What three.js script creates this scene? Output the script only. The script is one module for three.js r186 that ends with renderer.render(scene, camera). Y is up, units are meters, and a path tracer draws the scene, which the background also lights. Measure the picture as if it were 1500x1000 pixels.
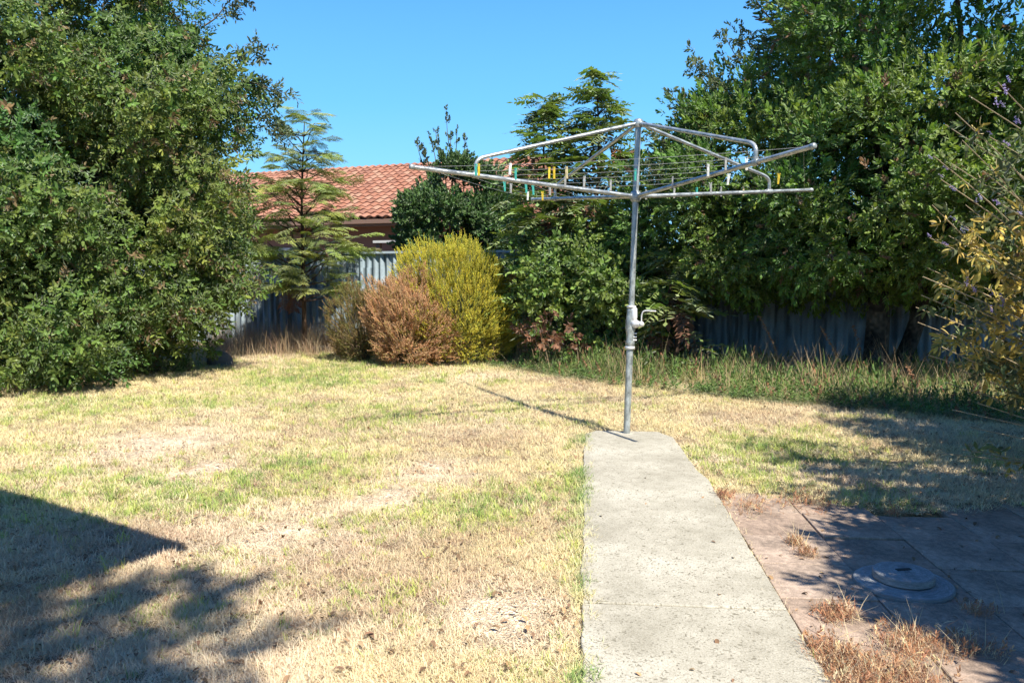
import * as THREE from 'three';
import { mergeGeometries } from 'three/addons/utils/BufferGeometryUtils.js';
import { RoundedBoxGeometry } from 'three/addons/geometries/RoundedBoxGeometry.js';
import { ImprovedNoise } from 'three/addons/math/ImprovedNoise.js';

// ---------------------------------------------------------------- camera, sky, sun, exposure
const scene = new THREE.Scene();
const EYE = 1.5, FOCAL = 1168, PITCH = Math.atan(100 / FOCAL);            // the photograph is 1500 x 1000
const camera = new THREE.PerspectiveCamera(2 * Math.atan(500 / FOCAL) * 180 / Math.PI, 1.5, 0.05, 1500);
camera.position.set(0, EYE, 0);
camera.rotation.set(-PITCH, 0, 0);
const renderer = new THREE.WebGLRenderer();
renderer.toneMapping = THREE.LinearToneMapping;
renderer.toneMappingExposure = 2.0;
renderer.shadowMap.enabled = true;
const SUN_ELEV = 52 * Math.PI / 180, SUN_X = 0.506, SUN_Z = 0.861;
const toSun = new THREE.Vector3(SUN_X * Math.cos(SUN_ELEV), Math.sin(SUN_ELEV), SUN_Z * Math.cos(SUN_ELEV)).normalize();
{
  const W = 512, H = 256, data = new Float32Array(W * H * 4);
  const stops = [[0, [0.34, 0.66, 0.86]], [0.06, [0.24, 0.56, 0.85]], [0.2, [0.13, 0.41, 0.79]], [0.36, [0.075, 0.27, 0.66]], [0.6, [0.045, 0.17, 0.48]], [1, [0.03, 0.11, 0.36]]];
  for (let r = 0; r < H; r++) {
    const el = Math.sin(((r + 0.5) / H - 0.5) * Math.PI);
    let c = stops[0][1];
    if (el > 0) for (let k = 0; k < stops.length - 1; k++) if (el >= stops[k][0]) {
      const t = Math.min(1, (el - stops[k][0]) / (stops[k + 1][0] - stops[k][0]));
      c = stops[k][1].map((v, i) => v + (stops[k + 1][1][i] - v) * t);
    }
    for (let x = 0; x < W; x++) data.set([...c.map(v => v * 0.84), 1], (r * W + x) * 4);
  }
  const sky = new THREE.DataTexture(data, W, H, THREE.RGBAFormat, THREE.FloatType);
  sky.mapping = THREE.EquirectangularReflectionMapping; sky.magFilter = THREE.LinearFilter; sky.minFilter = THREE.LinearFilter; sky.needsUpdate = true;
  scene.background = sky; scene.environment = sky;
}
const sun = new THREE.DirectionalLight(new THREE.Color(1, 0.94, 0.82), 5);
sun.position.copy(toSun).multiplyScalar(40).add(new THREE.Vector3(0, 0, -8));
sun.target.position.set(0, 0, -8);
sun.castShadow = true; sun.shadow.mapSize.set(4096, 4096); sun.shadow.radius = 1;
Object.assign(sun.shadow.camera, { left: -18, right: 18, top: 18, bottom: -18, near: 1, far: 90 });
scene.add(sun, sun.target);

// ---------------------------------------------------------------- helpers
let seed = 20240611;
const rnd = () => { seed |= 0; seed = seed + 0x6D2B79F5 | 0; let t = Math.imul(seed ^ seed >>> 15, 1 | seed); t = t + Math.imul(t ^ t >>> 7, 61 | t) ^ t; return ((t ^ t >>> 14) >>> 0) / 4294967296; };
const rr = (a, b) => a + (b - a) * rnd();
const V = (x, y, z) => new THREE.Vector3(x, y, z);
const lerp = (a, b, t) => a + (b - a) * t, clamp = (x, a = 0, b = 1) => Math.min(b, Math.max(a, x));
const sstep = (a, b, x) => { const t = clamp((x - a) / (b - a)); return t * t * (3 - 2 * t); };
const perlin = new ImprovedNoise();
const noise = (x, y, o = 3, z = 0.37) => { let s = 0, a = 1, n = 0; for (let i = 0; i < o; i++) { s += a * perlin.noise(x, y, z + i * 7.1); n += a; a *= 0.5; x *= 2.03; y *= 2.03; } return s / n; };
const rdir = () => { const y = rr(-1, 1), a = rr(0, Math.PI * 2), r = Math.sqrt(1 - y * y); return V(Math.cos(a) * r, y, Math.sin(a) * r); };
const used = {};
const numbered = n => { used[n] = (used[n] ?? -1) + 1; return used[n] ? n + '_' + String(used[n]).padStart(3, '0') : n; };
function tag(o, label, category, group, kind) { o.userData = { label, category }; if (group) o.userData.group = group; if (kind) o.userData.kind = kind; return o; }
function thing(name, label, category, pos = [0, 0, 0], group) { const g = new THREE.Group(); g.name = numbered(name); g.position.set(...pos); tag(g, label, category, group); scene.add(g); return g; }
function part(name, geo, mat, parent) { const m = new THREE.Mesh(geo, mat); m.name = name; parent.add(m); return m; }
function structure(name, geo, mat, label) { const m = new THREE.Mesh(geo, mat); m.name = numbered(name); m.userData = { kind: 'structure', label, category: name.replace(/_/g, ' ') }; scene.add(m); return m; }
const std = (r, g, b, rough = 0.8, extra = {}) => new THREE.MeshPhysicalMaterial({ color: new THREE.Color().setRGB(r, g, b), roughness: rough, ...extra });
const leafMat = (rough = 1.0, trans = 0.3, coat = 0.4, coatRough = 0.38) => new THREE.MeshPhysicalMaterial({ color: 0xffffff, roughness: rough, transmission: trans, thickness: 0, clearcoat: coat, clearcoatRoughness: coatRough, side: THREE.DoubleSide });

// pixel of the photograph -> direction, ground point, point at a depth
const FWD = V(0, -Math.sin(PITCH), -Math.cos(PITCH)), UPV = V(0, Math.cos(PITCH), -Math.sin(PITCH));
const ray = (px, py) => V((px - 750) / FOCAL, 0, 0).addScaledVector(UPV, (500 - py) / FOCAL).add(FWD);
const groundAt = (px, py) => { const r = ray(px, py); return r.multiplyScalar(-EYE / r.y).add(V(0, EYE, 0)); };
const project = p => { const d = p.clone().sub(V(0, EYE, 0)), z = d.dot(FWD); return [750 + FOCAL * d.x / z, 500 - FOCAL * d.dot(UPV) / z]; };

// a swept tube with a radius for each point
function sweep(pts, radii, seg = 6, capped = true) {
  const pos = [], idx = [], uv = []; let prev = V(0.3, 0.1, 1).normalize(), run = 0;
  pts.forEach((p, i) => {
    const t = (pts[i + 1] ?? p).clone().sub(pts[i - 1] ?? p).normalize();
    const u = prev.clone().addScaledVector(t, -prev.dot(t)); if (u.lengthSq() < 1e-4) u.set(t.y, t.z, -t.x).addScaledVector(t, -u.dot(t)); u.normalize(); prev = u;
    const w = t.clone().cross(u), r = Array.isArray(radii) ? radii[i] : radii;
    if (i) run += p.distanceTo(pts[i - 1]);
    for (let k = 0; k <= seg; k++) { const a = k / seg * Math.PI * 2; const q = p.clone().addScaledVector(u, Math.cos(a) * r).addScaledVector(w, Math.sin(a) * r); pos.push(q.x, q.y, q.z); uv.push(k / seg * 0.3, run); }
    if (i) for (let k = 0; k < seg; k++) { const a = (i - 1) * (seg + 1) + k, b = a + seg + 1; idx.push(a, a + 1, b, b, a + 1, b + 1); }
  });
  if (capped) for (const [i, flip] of [[0, true], [pts.length - 1, false]]) {
    const c = pos.length / 3; pos.push(pts[i].x, pts[i].y, pts[i].z); uv.push(0, 0);
    for (let k = 0; k < seg; k++) { const a = i * (seg + 1) + k; flip ? idx.push(c, a + 1, a) : idx.push(c, a, a + 1); }
  }
  const g = new THREE.BufferGeometry(); g.setAttribute('position', new THREE.Float32BufferAttribute(pos, 3)); g.setAttribute('uv', new THREE.Float32BufferAttribute(uv, 2)); g.setIndex(idx); g.computeVertexNormals(); return g;
}
const curve = (pts, n) => new THREE.CatmullRomCurve3(pts).getPoints(n);
function xf(geo, pos, quat, s = 1) { return geo.clone().applyMatrix4(new THREE.Matrix4().compose(pos, quat ?? new THREE.Quaternion(), typeof s === 'number' ? V(s, s, s) : s)); }
const faceY = dir => new THREE.Quaternion().setFromUnitVectors(V(0, 1, 0), dir.clone().normalize());
const spun = (dir, a = rr(0, Math.PI * 2)) => faceY(dir).multiply(new THREE.Quaternion().setFromAxisAngle(V(0, 1, 0), a));
function basisX(dir, up) { const x = dir.clone().normalize(), z = x.clone().cross(up).normalize(), y = z.clone().cross(x); return new THREE.Quaternion().setFromRotationMatrix(new THREE.Matrix4().makeBasis(x, y, z)); }

// instanced scatter: add(position, quaternion, scale, colour) then build parts
class Scatter {
  constructor(geos, mat) { this.geos = geos; this.mat = mat; this.items = geos.map(() => []); }
  add(p, q, s, c, variant = Math.floor(rnd() * this.geos.length)) { this.items[variant].push([p.clone(), q, s, c]); }
  build(name, parent, meta) {
    const M = new THREE.Matrix4(), C = new THREE.Color(), S = V(1, 1, 1);
    if (parent === scene) { parent = new THREE.Group(); parent.name = numbered(name); parent.userData = { ...meta, kind: 'stuff' }; scene.add(parent); name = name.replace(/s$/, '') + '_tuft'; }
    this.geos.forEach((g, k) => {
      if (!this.items[k].length) return;
      const im = new THREE.InstancedMesh(g, this.mat, this.items[k].length);
      this.items[k].forEach(([p, q, s, c], i) => { typeof s === 'number' ? S.set(s, s, s) : S.copy(s); im.setMatrixAt(i, M.compose(p, q, S)); im.setColorAt(i, C.setRGB(...c)); });
      im.name = name; im.userData = { kind: 'stuff' };
      parent.add(im);
    });
  }
}
const tint = (c, v, w = 0) => { const k = 1 + rr(-v, v); return [c[0] * k * (1 + rr(-w, w)), c[1] * k, c[2] * k * (1 + rr(-w, w))]; };
const mix3 = (a, b, t) => a.map((v, i) => lerp(v, b[i], t));

// textures computed per pixel; fn(u, v) -> [r, g, b] (sRGB 0..1)
function tex(n, fn, srgb = true) {
  const d = new Uint8Array(n * n * 4);
  for (let y = 0; y < n; y++) for (let x = 0; x < n; x++) { const c = fn(x, y, n); const o = (y * n + x) * 4; d[o] = clamp(c[0]) * 255; d[o + 1] = clamp(c[1]) * 255; d[o + 2] = clamp(c[2]) * 255; d[o + 3] = 255; }
  const t = new THREE.DataTexture(d, n, n); t.wrapS = t.wrapT = THREE.RepeatWrapping; t.magFilter = THREE.LinearFilter; t.minFilter = THREE.LinearMipmapLinearFilter; t.generateMipmaps = true;
  if (srgb) t.colorSpace = THREE.SRGBColorSpace; t.needsUpdate = true; return t;
}
// periodic value noise on a lattice of m cells
function lattice(m) { const a = Float32Array.from({ length: m * m }, () => rnd()); return (u, v) => { const x = u * m, y = v * m, i = Math.floor(x), j = Math.floor(y), f = x - i, g = y - j, s = f * f * (3 - 2 * f), t = g * g * (3 - 2 * g), A = (p, q) => a[((q % m) + m) % m * m + ((p % m) + m) % m]; return lerp(lerp(A(i, j), A(i + 1, j), s), lerp(A(i, j + 1), A(i + 1, j + 1), s), t); }; }

// ---------------------------------------------------------------- layout of path and paving (x, depth)
const AX = V(0.0896, 0, -0.996), LX = V(0.996, 0, 0.0896), P0 = V(0.265, 0, -2.81), PATH_W = 0.885;
const pathUV = (x, z) => { const d = V(x, 0, z).sub(P0); return [d.dot(LX), d.dot(AX)]; };          // across, along
const inPath = (x, z, m = 0) => { const [a, s] = pathUV(x, z); const w = s > 3.1 ? lerp(0.86, 0.79, clamp((s - 3.1) / 1.5)) : PATH_W; return a > -m && a < w + m && s > -3.6 - m && s < 4.72 + m; };
const PAVE_S1 = 2.46;
const inPave = (x, z, m = 0) => { const [a, s] = pathUV(x, z); return a > PATH_W - m && a < PATH_W + 3.6 + m && s < PAVE_S1 + 0.12 * Math.sin(a * 2.3) + m && s > -3.3 - m; };
const groundH = (x, z) => {
  let h = 0.03 * noise(x * 0.35 + 3, z * 0.35, 2) + 0.018 * noise(x * 1.7, z * 1.7, 2, 4.2) + 0.012;
  const [a, s] = pathUV(x, z), near = Math.max(Math.max(-a, a - PATH_W), Math.max(s - 4.72, -9 - s));
  h *= sstep(0.0, 0.5, near); if (inPath(x, z, 0.02)) h = -0.03; if (inPave(x, z, 0.1)) h = -0.035;
  return h;
};
// what grows where: 0..1 green, brown (dead mat), bare (dust)
const spots = [[235, 648, 0.6, 'bare'], [300, 690, 0.3, 'bare'], [640, 690, 0.3, 'bare'], [420, 790, 0.3, 'bare'], [740, 905, 0.25, 'bare'], [560, 730, 0.25, 'bare'], [680, 650, 0.6, 'brown'], [330, 655, 0.4, 'brown'], [480, 630, 0.5, 'brown'], [560, 610, 0.6, 'green'], [430, 690, 0.5, 'green'], [200, 720, 0.5, 'green'], [60, 700, 0.35, 'green'], [130, 600, 0.6, 'green'], [700, 760, 0.3, 'green'], [580, 890, 0.18, 'green'], [510, 820, 0.5, 'brown'], [640, 830, 0.45, 'brown'], [1180, 660, 0.5, 'green'], [1080, 690, 0.4, 'green'], [500, 540, 1.2, 'green'], [430, 560, 0.8, 'green'], [300, 740, 0.35, 'green'], [880, 560, 0.6, 'brown'], [1100, 610, 0.7, 'brown'], [90, 860, 0.7, 'brown']].map(([x, y, r, k]) => { const g = groundAt(x, y); return [g.x, g.z, r, k]; });
function cover(x, z) {
  let green = sstep(0.06, 0.38, noise(x * 0.55 + 11, z * 0.55, 4)) * 0.75 + sstep(0.12, 0.4, noise(x * 1.8, z * 1.8 + 5, 2)) * 0.4;
  let brown = sstep(0.05, 0.35, noise(x * 0.8 - 7, z * 0.8, 3, 2.2)) * 0.8, bare = 0;
  for (const [sx, sz, r, k] of spots) { const f = Math.exp(-(((x - sx) ** 2) + ((z - sz) ** 2) * 0.6) / (r * r)) * (0.75 + noise(x * 3, z * 3, 2)); if (k === 'green') green += f; else if (k === 'brown') { brown += f; green *= 1 - f * 0.8; } else { bare += f * 1.5; green *= 1 - clamp(f * 1.4); brown *= 1 - clamp(f * 1.2); } }
  const [a, s] = pathUV(x, z);
  if (a < 0 && a > -0.22 && s < 4.6) green += (1 - (-a) / 0.22) * (0.35 + 1.3 * noise(x * 2.2, z * 2.2, 2, 6)) * (s > 0.9 ? 1 : 0.3);
  if (s < 1.5 && a < 0) green *= 0.45;
  return [clamp(green), clamp(brown), clamp(bare)];
}

// ---------------------------------------------------------------- ground
{
  const axis = (lo, hi, step, far) => { const o = []; for (let k = 9; k > 0; k--) o.push(lo - far * (k / 9) ** 2.2); for (let v = lo; v <= hi + 1e-6; v += step) o.push(v); for (let k = 1; k <= 9; k++) o.push(hi + far * (k / 9) ** 2.2); return o; };
  const xs = axis(-11, 9, 0.1, 500), zs = axis(-19, 2.4, 0.1, 500), pos = [], uv = [], col = [], idx = [];
  zs.forEach(z => xs.forEach(x => {
    pos.push(x, groundH(x, z), z); uv.push(x / 1.7, z / 1.7);
    const [g, b, d] = cover(x, z); let c = [0.48, 0.38, 0.24]; c = mix3(c, [0.33, 0.22, 0.145], b * 0.8); c = mix3(c, [0.26, 0.26, 0.08], g * 0.6); c = mix3(c, [0.98, 0.83, 0.63], d);
    col.push(...c);
  }));
  const n = xs.length; for (let j = 0; j < zs.length - 1; j++) for (let i = 0; i < n - 1; i++) { const a = j * n + i; idx.push(a, a + n, a + 1, a + 1, a + n, a + n + 1); }
  const g = new THREE.BufferGeometry(); g.setAttribute('position', new THREE.Float32BufferAttribute(pos, 3)); g.setAttribute('uv', new THREE.Float32BufferAttribute(uv, 2)); g.setAttribute('color', new THREE.Float32BufferAttribute(col, 3)); g.setIndex(idx); g.computeVertexNormals();
  const a = lattice(16), b = lattice(64), c = lattice(180), e = lattice(400);
  const straw = tex(1024, (x, y, m) => { const u = x / m, v = y / m; const k = 0.62 + 0.14 * a(u, v) + 0.16 * b(u, v) + 0.24 * (c(u, v) - 0.4) + 0.42 * (e(u, v) - 0.5); const w = c(v, u) * 0.07; return [k + w, k, k - w]; });
  const mat = new THREE.MeshStandardMaterial({ map: straw, vertexColors: true, roughness: 1, bumpMap: straw, bumpScale: 0.02 });
  structure('lawn', g, mat, 'dry straw coloured lawn ground with bare and brown patches');
}

// ---------------------------------------------------------------- concrete path
{
  const a = lattice(5), b = lattice(24), c = lattice(150), e = lattice(340);
  const fleck = (u, v) => sstep(0.72, 0.92, c(u, v)) * 0.5 + sstep(0.78, 0.95, e(v, u)) * 0.5;
  const map = tex(1024, (x, y, m) => { const u = x / m, v = y / m, worn = a(u, v); const k = 0.625 + 0.13 * (worn - 0.5) + 0.06 * (b(u, v) - 0.5) + 0.12 * (e(u, v) - 0.5) - fleck(u, v) * (0.12 + 0.35 * worn); return [k + 0.014, k - 0.008, k - 0.066]; });
  const mat = new THREE.MeshStandardMaterial({ map, roughness: 0.92, bumpMap: map, bumpScale: 0.004 });
  const path = new THREE.Group(); path.name = 'path'; path.userData = { kind: 'structure', label: 'pale concrete path leading to the clothes hoist', category: 'path' }; scene.add(path);
  const W = (a_, s) => P0.clone().addScaledVector(LX, a_).addScaledVector(AX, s);
  const jag = (s, k) => (k === 1 ? 0.035 : 0.014) * noise(s * 3.1, k * 9.7, 3);
  const slab = (s0, s1, right, left = () => 0) => {
    const pts = [], n = 26; for (let i = 0; i <= n; i++) { const s = lerp(s0, s1, i / n); pts.push([left(s) + jag(s, 1), s]); }
    for (let i = n; i >= 0; i--) { const s = lerp(s0, s1, i / n); pts.push([right(s) + jag(s, 2), s]); }
    const sh = new THREE.Shape(pts.map(([p, s]) => { const w = W(p, s); return new THREE.Vector2(w.x, -w.z); }));
    const g = new THREE.ExtrudeGeometry(sh, { depth: 0.1, bevelEnabled: true, bevelSize: 0.006, bevelThickness: 0.006, bevelSegments: 2 });
    g.rotateX(-Math.PI / 2); g.translate(0, -0.081, 0); const uv = g.attributes.uv, p = g.attributes.position; for (let i = 0; i < uv.count; i++) uv.setXY(i, p.getX(i) / 1.3, (p.getZ(i) + p.getY(i)) / 1.3);
    part('slab', g, mat, path);
  };
  const R = () => PATH_W, taper = s => s < 2.9 ? PATH_W : s < 3.2 ? lerp(PATH_W, 0.84, (s - 2.9) / 0.3) : lerp(0.84, 0.79, clamp((s - 3.2) / 1.5));
  slab(-3.4, -0.82, R); slab(-0.8, 0.655, R); slab(0.68, 2.548, R); slab(2.56, 4.62, s => taper(s) - 0.1 * sstep(4.35, 4.62, s), s => 0.02 * sstep(3.6, 4.4, s) + 0.1 * sstep(4.45, 4.62, s));
}

// ---------------------------------------------------------------- paving with its drain cover
{
  const a = lattice(7), b = lattice(50), c = lattice(220);
  const map = tex(1024, (x, y, m) => { const u = x / m, v = y / m; const k = 0.8 + 0.2 * (a(u, v) - 0.5) + 0.16 * (b(u, v) - 0.5) + 0.16 * (c(u, v) - 0.5); return [k, k, k]; });
  const mats = [[0.48, 0.355, 0.27], [0.50, 0.38, 0.295], [0.45, 0.33, 0.25], [0.48, 0.37, 0.285]].map(q => new THREE.MeshStandardMaterial({ color: new THREE.Color().setRGB(...q), map, roughness: 0.95, bumpMap: map, bumpScale: 0.004 }));
  const paving = new THREE.Group(); paving.name = 'paving'; paving.userData = { kind: 'structure', label: 'pinkish brown square pavers beside the concrete path', category: 'paving' }; scene.add(paving);
  const S = 0.45, geos = [0, 1, 2].map(k => { const g = new RoundedBoxGeometry(S - 0.008, 0.05, S - 0.008, 1, 0.005); const uv = g.attributes.uv, p = g.attributes.position; for (let i = 0; i < uv.count; i++) uv.setXY(i, p.getX(i) / 1.1 + k * 0.37, p.getZ(i) / 1.1 + k * 0.21); return g; });
  const q = new THREE.Quaternion().setFromUnitVectors(V(1, 0, 0), LX);
  for (let i = 0; i < 8; i++) for (let j = -6; j < 6; j++) {
    const p = P0.clone().addScaledVector(LX, PATH_W + 0.015 + (i + 0.5) * S).addScaledVector(AX, (j + 0.5) * S - 0.06 + (i % 2) * 0.0);
    if (j === 5 && i > 4 || (j === 5 && i === 2)) continue;
    const m = part('paver', geos[Math.floor(rnd() * 3)], mats[Math.floor(rnd() * 4)], paving);
    m.position.set(p.x, -0.019 + rr(-0.006, 0.006), p.z); m.quaternion.copy(q); m.rotateY(rr(-0.012, 0.012)); m.rotateX(rr(-0.012, 0.012)); m.rotateZ(rr(-0.012, 0.012));
  }
  const con = new THREE.MeshStandardMaterial({ color: new THREE.Color().setRGB(0.40, 0.41, 0.41), map, roughness: 0.9, bumpMap: map, bumpScale: 0.003 });
  const c0 = groundAt(1323, 858), dr = thing('drain_cover', 'round grey concrete drain cover with a slotted lid set in the pavers', 'drain cover', [c0.x, 0.0, c0.z]);
  const lathe = pts => new THREE.LatheGeometry(pts.map(p => new THREE.Vector2(...p)), 40);
  dr.scale.set(0.92, 1, 0.92);
  part('surround', lathe([[0.001, -0.02], [0.245, -0.02], [0.245, 0.018], [0.235, 0.026], [0.16, 0.032], [0.001, 0.032]]), con, dr);
  const lid = part('lid', mergeGeometries([lathe([[0.03, 0.033], [0.146, 0.033], [0.15, 0.04], [0.15, 0.066], [0.143, 0.073], [0.09, 0.075], [0.075, 0.0745], [0.03, 0.0745]])]), con, dr);
  const slotMat = std(0.03, 0.03, 0.03, 0.9);
  part('hub', lathe([[0.001, 0.0735], [0.03, 0.0735], [0.03, 0.05]]), con, lid);
  const slot = part('handle_slot', new RoundedBoxGeometry(0.085, 0.006, 0.026, 1, 0.003), slotMat, lid); slot.position.set(0.01, 0.0745, -0.02); slot.rotation.y = 0.15;
}

// ---------------------------------------------------------------- boundary fence of corrugated sheets
const FA = V(-10.4, 0, -18.6), FB = V(10.6, 0, -10.75);
const fenceZ = x => lerp(FA.z, FB.z, (x - FA.x) / (FB.x - FA.x));
{
  const a = lattice(6), b = lattice(40), c = lattice(200), col = lattice(24);
  const map = tex(512, (x, y, m) => { const u = x / m, v = y / m; const drip = sstep(0.5, 0.85, col(u, v * 0.12) * 0.7 + b(u, v * 0.2) * 0.4); const k = 0.86 + 0.16 * (a(u, v) - 0.5) + 0.1 * (c(u, v) - 0.5) - 0.3 * drip; return [k - 0.01, k, k + 0.01]; });
  const mats = [[0.43, 0.52, 0.57], [0.37, 0.46, 0.52], [0.47, 0.56, 0.60]].map(q => new THREE.MeshStandardMaterial({ color: new THREE.Color().setRGB(...q), map, roughness: 0.7, side: THREE.DoubleSide }));
  const rail = new THREE.MeshStandardMaterial({ color: new THREE.Color().setRGB(0.33, 0.40, 0.45), roughness: 0.6 });
  const PITCHW = 0.146, NW = 7, SW = PITCHW * NW;
  const sheet = (k) => { const n = NW * 8, pos = [], uv = [], idx = [], H = 1.86; for (let i = 0; i <= n; i++) { const x = i / n * (SW + 0.03); const z = 0.024 * Math.sin(x / PITCHW * Math.PI * 2); for (const y of [0, H]) { pos.push(x, y, z); uv.push(x / 1.6 + k * 0.31, y / 1.9 + k * 0.17); } if (i) { const o = i * 2; idx.push(o - 2, o, o - 1, o - 1, o, o + 1); } } const g = new THREE.BufferGeometry(); g.setAttribute('position', new THREE.Float32BufferAttribute(pos, 3)); g.setAttribute('uv', new THREE.Float32BufferAttribute(uv, 2)); g.setIndex(idx); g.computeVertexNormals(); return g; };
  const geos = [0, 1, 2].map(sheet);
  const run = (A, B, label) => {
    const f = thing('corrugated_fence', label, 'fence', [A.x, 0, A.z]); f.rotation.y = -Math.atan2(B.z - A.z, B.x - A.x);
    const L = A.distanceTo(B), n = Math.floor(L / SW);
    for (let i = 0; i < n; i++) { const m = part('sheet', geos[i % 3], mats[Math.floor(rnd() * 3)], f); m.position.set(i * SW, 0.03 + rr(-0.015, 0.015), (i % 2) * 0.004); m.rotation.x = rr(-0.012, 0.012); }
    const box = (x0, x1, y0, y1, z0, z1) => new THREE.BoxGeometry(x1 - x0, y1 - y0, z1 - z0).translate((x0 + x1) / 2, (y0 + y1) / 2, (z0 + z1) / 2);
    part('capping', box(0, n * SW, 1.88, 1.925, -0.045, 0.05), rail, f);
    part('rail', box(0, n * SW, 1.15, 1.2, 0.03, 0.062), rail, f);
    for (let i = 0; i <= n; i += 3) part('post', box(i * SW - 0.03, i * SW + 0.03, 0, 1.87, -0.12, -0.06), rail, f);
  };
  run(FA, FB, 'weathered blue grey corrugated fence along the back of the yard');
  run(V(-10.6, 0, -0.5), V(-10.5, 0, -18.4), 'weathered blue grey corrugated side fence behind the big dense tree');
}

// ---------------------------------------------------------------- neighbour's house with tiled roof
{
  const TH = -22 * Math.PI / 180, X0 = -9.5, X1 = 4.3, RY = 4.95, EY = 2.94, RUN = 4.67;
  const h = thing('brick_house', 'neighbouring house with terracotta tiled roof standing behind the fence', 'house', [-2.84, 0, -25.5]); h.rotation.y = TH;
  const wallM = std(0.26, 0.13, 0.09, 0.9), white = std(0.7, 0.7, 0.68, 0.6), dark = std(0.20, 0.12, 0.085, 0.6), deckM = std(0.30, 0.13, 0.075, 0.9);
  const box = (x0, x1, y0, y1, z0, z1) => new THREE.BoxGeometry(x1 - x0, y1 - y0, z1 - z0).translate((x0 + x1) / 2, (y0 + y1) / 2, (z0 + z1) / 2);
  part('wall', box(X0 + 0.4, X1 - 0.4, 0, EY - 0.15, -RUN + 0.5, RUN - 0.55), wallM, h);
  part('fascia', box(X0, X1, EY - 0.22, EY - 0.04, RUN - 0.1, RUN - 0.07), dark, h);
  part('gutter', box(X0, X1, EY - 0.16, EY - 0.05, RUN - 0.068, RUN + 0.03), dark, h);
  part('soffit', box(X0, X1, EY - 0.21, EY - 0.19, RUN - 0.56, RUN - 0.105), dark, h);
  const win = part('window', box(-2.9, -1.2, 0.9, 2.2, RUN - 0.548, RUN - 0.5), white, h); part('pane', box(-2.82, -1.28, 0.98, 2.12, RUN - 0.499, RUN - 0.49), std(0.02, 0.025, 0.03, 0.08), win);
  const sl = Math.hypot(RUN, RY - EY), an = Math.atan2(RY - EY, RUN);
  // roof deck: both slopes and gable ends as one prism
  const rs = new THREE.Shape([new THREE.Vector2(-RUN, EY - 0.03), new THREE.Vector2(RUN, EY - 0.03), new THREE.Vector2(0, RY - 0.03)]);
  const roof = part('roof', new THREE.ExtrudeGeometry(rs, { depth: X1 - X0, bevelEnabled: false }).rotateY(-Math.PI / 2).scale(-1, 1, 1), deckM, h);
  { const g = roof.geometry; g.computeBoundingBox(); g.translate(X0 - g.boundingBox.min.x, 0, 0); const id = g.index; if (!id) { const p = g.attributes.position; for (let i = 0; i < p.count; i += 3) { const a = [p.getX(i), p.getY(i), p.getZ(i)]; p.setXYZ(i, p.getX(i + 2), p.getY(i + 2), p.getZ(i + 2)); p.setXYZ(i + 2, ...a); } g.computeVertexNormals(); } }
  const TW = 0.255, GA = sl / 17;
  const tileGeo = (() => { const n = 6, pos = [], idx = []; for (const [v, lift] of [[0, 0.012], [1, 0.045], [1.001, 0.012]]) for (let i = 0; i <= n; i++) { const u = i / n; pos.push(u * TW * 1.0, lift + 0.024 * Math.sin(u * Math.PI * 2) * (lift > 0.02 || v === 0 ? 1 : 1), v * (GA + 0.05)); } for (let r = 0; r < 2; r++) for (let i = 0; i < n; i++) { const a = r * (n + 1) + i; idx.push(a, a + n + 1, a + 1, a + 1, a + n + 1, a + n + 2); } const g = new THREE.BufferGeometry(); g.setAttribute('position', new THREE.Float32BufferAttribute(pos, 3)); g.setIndex(idx); const f = g.toNonIndexed(); f.computeVertexNormals(); return f; })();
  const tm = [[0.285, 0.125, 0.076], [0.265, 0.112, 0.066], [0.31, 0.145, 0.092], [0.225, 0.10, 0.062], [0.315, 0.17, 0.11]].map(c => std(...c, 0.85, { side: THREE.DoubleSide }));
  const rest = []; const q = new THREE.Quaternion().setFromAxisAngle(V(1, 0, 0), an);
  for (let r = 0; r < 17; r++) for (let x = X0; x < X1 - 0.1; x += TW) {
    const z = r / 17 * RUN, y = RY - r / 17 * (RY - EY) + 0.005, xx = x + (r % 2) * 0.0; const k = Math.floor(rnd() * 5); const shown = xx > -4.95 && xx < -0.6;
    const qq = q.clone().multiply(new THREE.Quaternion().setFromEuler(new THREE.Euler(rr(-0.015, 0.015), rr(-0.03, 0.03), rr(-0.02, 0.02))));
    if (shown) { const m = part('roof_tile', tileGeo, tm[k], roof); m.position.set(xx, y, z); m.quaternion.copy(qq); }
    else { const g = xf(tileGeo, V(xx, y, z), qq), n = g.attributes.position.count, c = new Float32Array(n * 3); for (let i = 0; i < n; i++) tm[k].color.toArray(c, i * 3); g.setAttribute('color', new THREE.BufferAttribute(c, 3)); rest.push(g); }
  }
  part('tile_field', mergeGeometries(rest), std(1, 1, 1, 0.85, { vertexColors: true, side: THREE.DoubleSide }), roof).userData = { kind: 'stuff' };
  const cap = new THREE.CylinderGeometry(0.12, 0.135, 0.42, 10, 1, true, -Math.PI / 2, Math.PI).rotateX(Math.PI / 2).rotateY(Math.PI / 2); cap.computeBoundingBox();
  for (let x = X0 + 0.2, i = 0; x < X1; x += 0.38, i++) { const m = part('ridge_tile', cap, tm[i % 3], roof); m.position.set(x, RY - 0.02, 0); }
  // pale lean-to edge seen just above the fence
  const L = thing('lean_to', 'low lean-to with a white fascia between fence and neighbouring house', 'lean-to', [-2.95, 0, -18.6]); L.rotation.y = TH;
  part('lean_to_roof', box(-0.3, 0.9, 2.21, 2.25, -1.6, 0), std(0.12, 0.11, 0.1, 0.8), L);
  part('fascia', box(-0.3, 0.9, 2.2, 2.255, 0.002, 0.035), std(0.5, 0.5, 0.49, 0.7), L);
  for (const x of [-0.2, 0.8]) part('post', box(x - 0.05, x + 0.05, 0, 2.21, -0.12, -0.02), dark, L);
}

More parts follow.
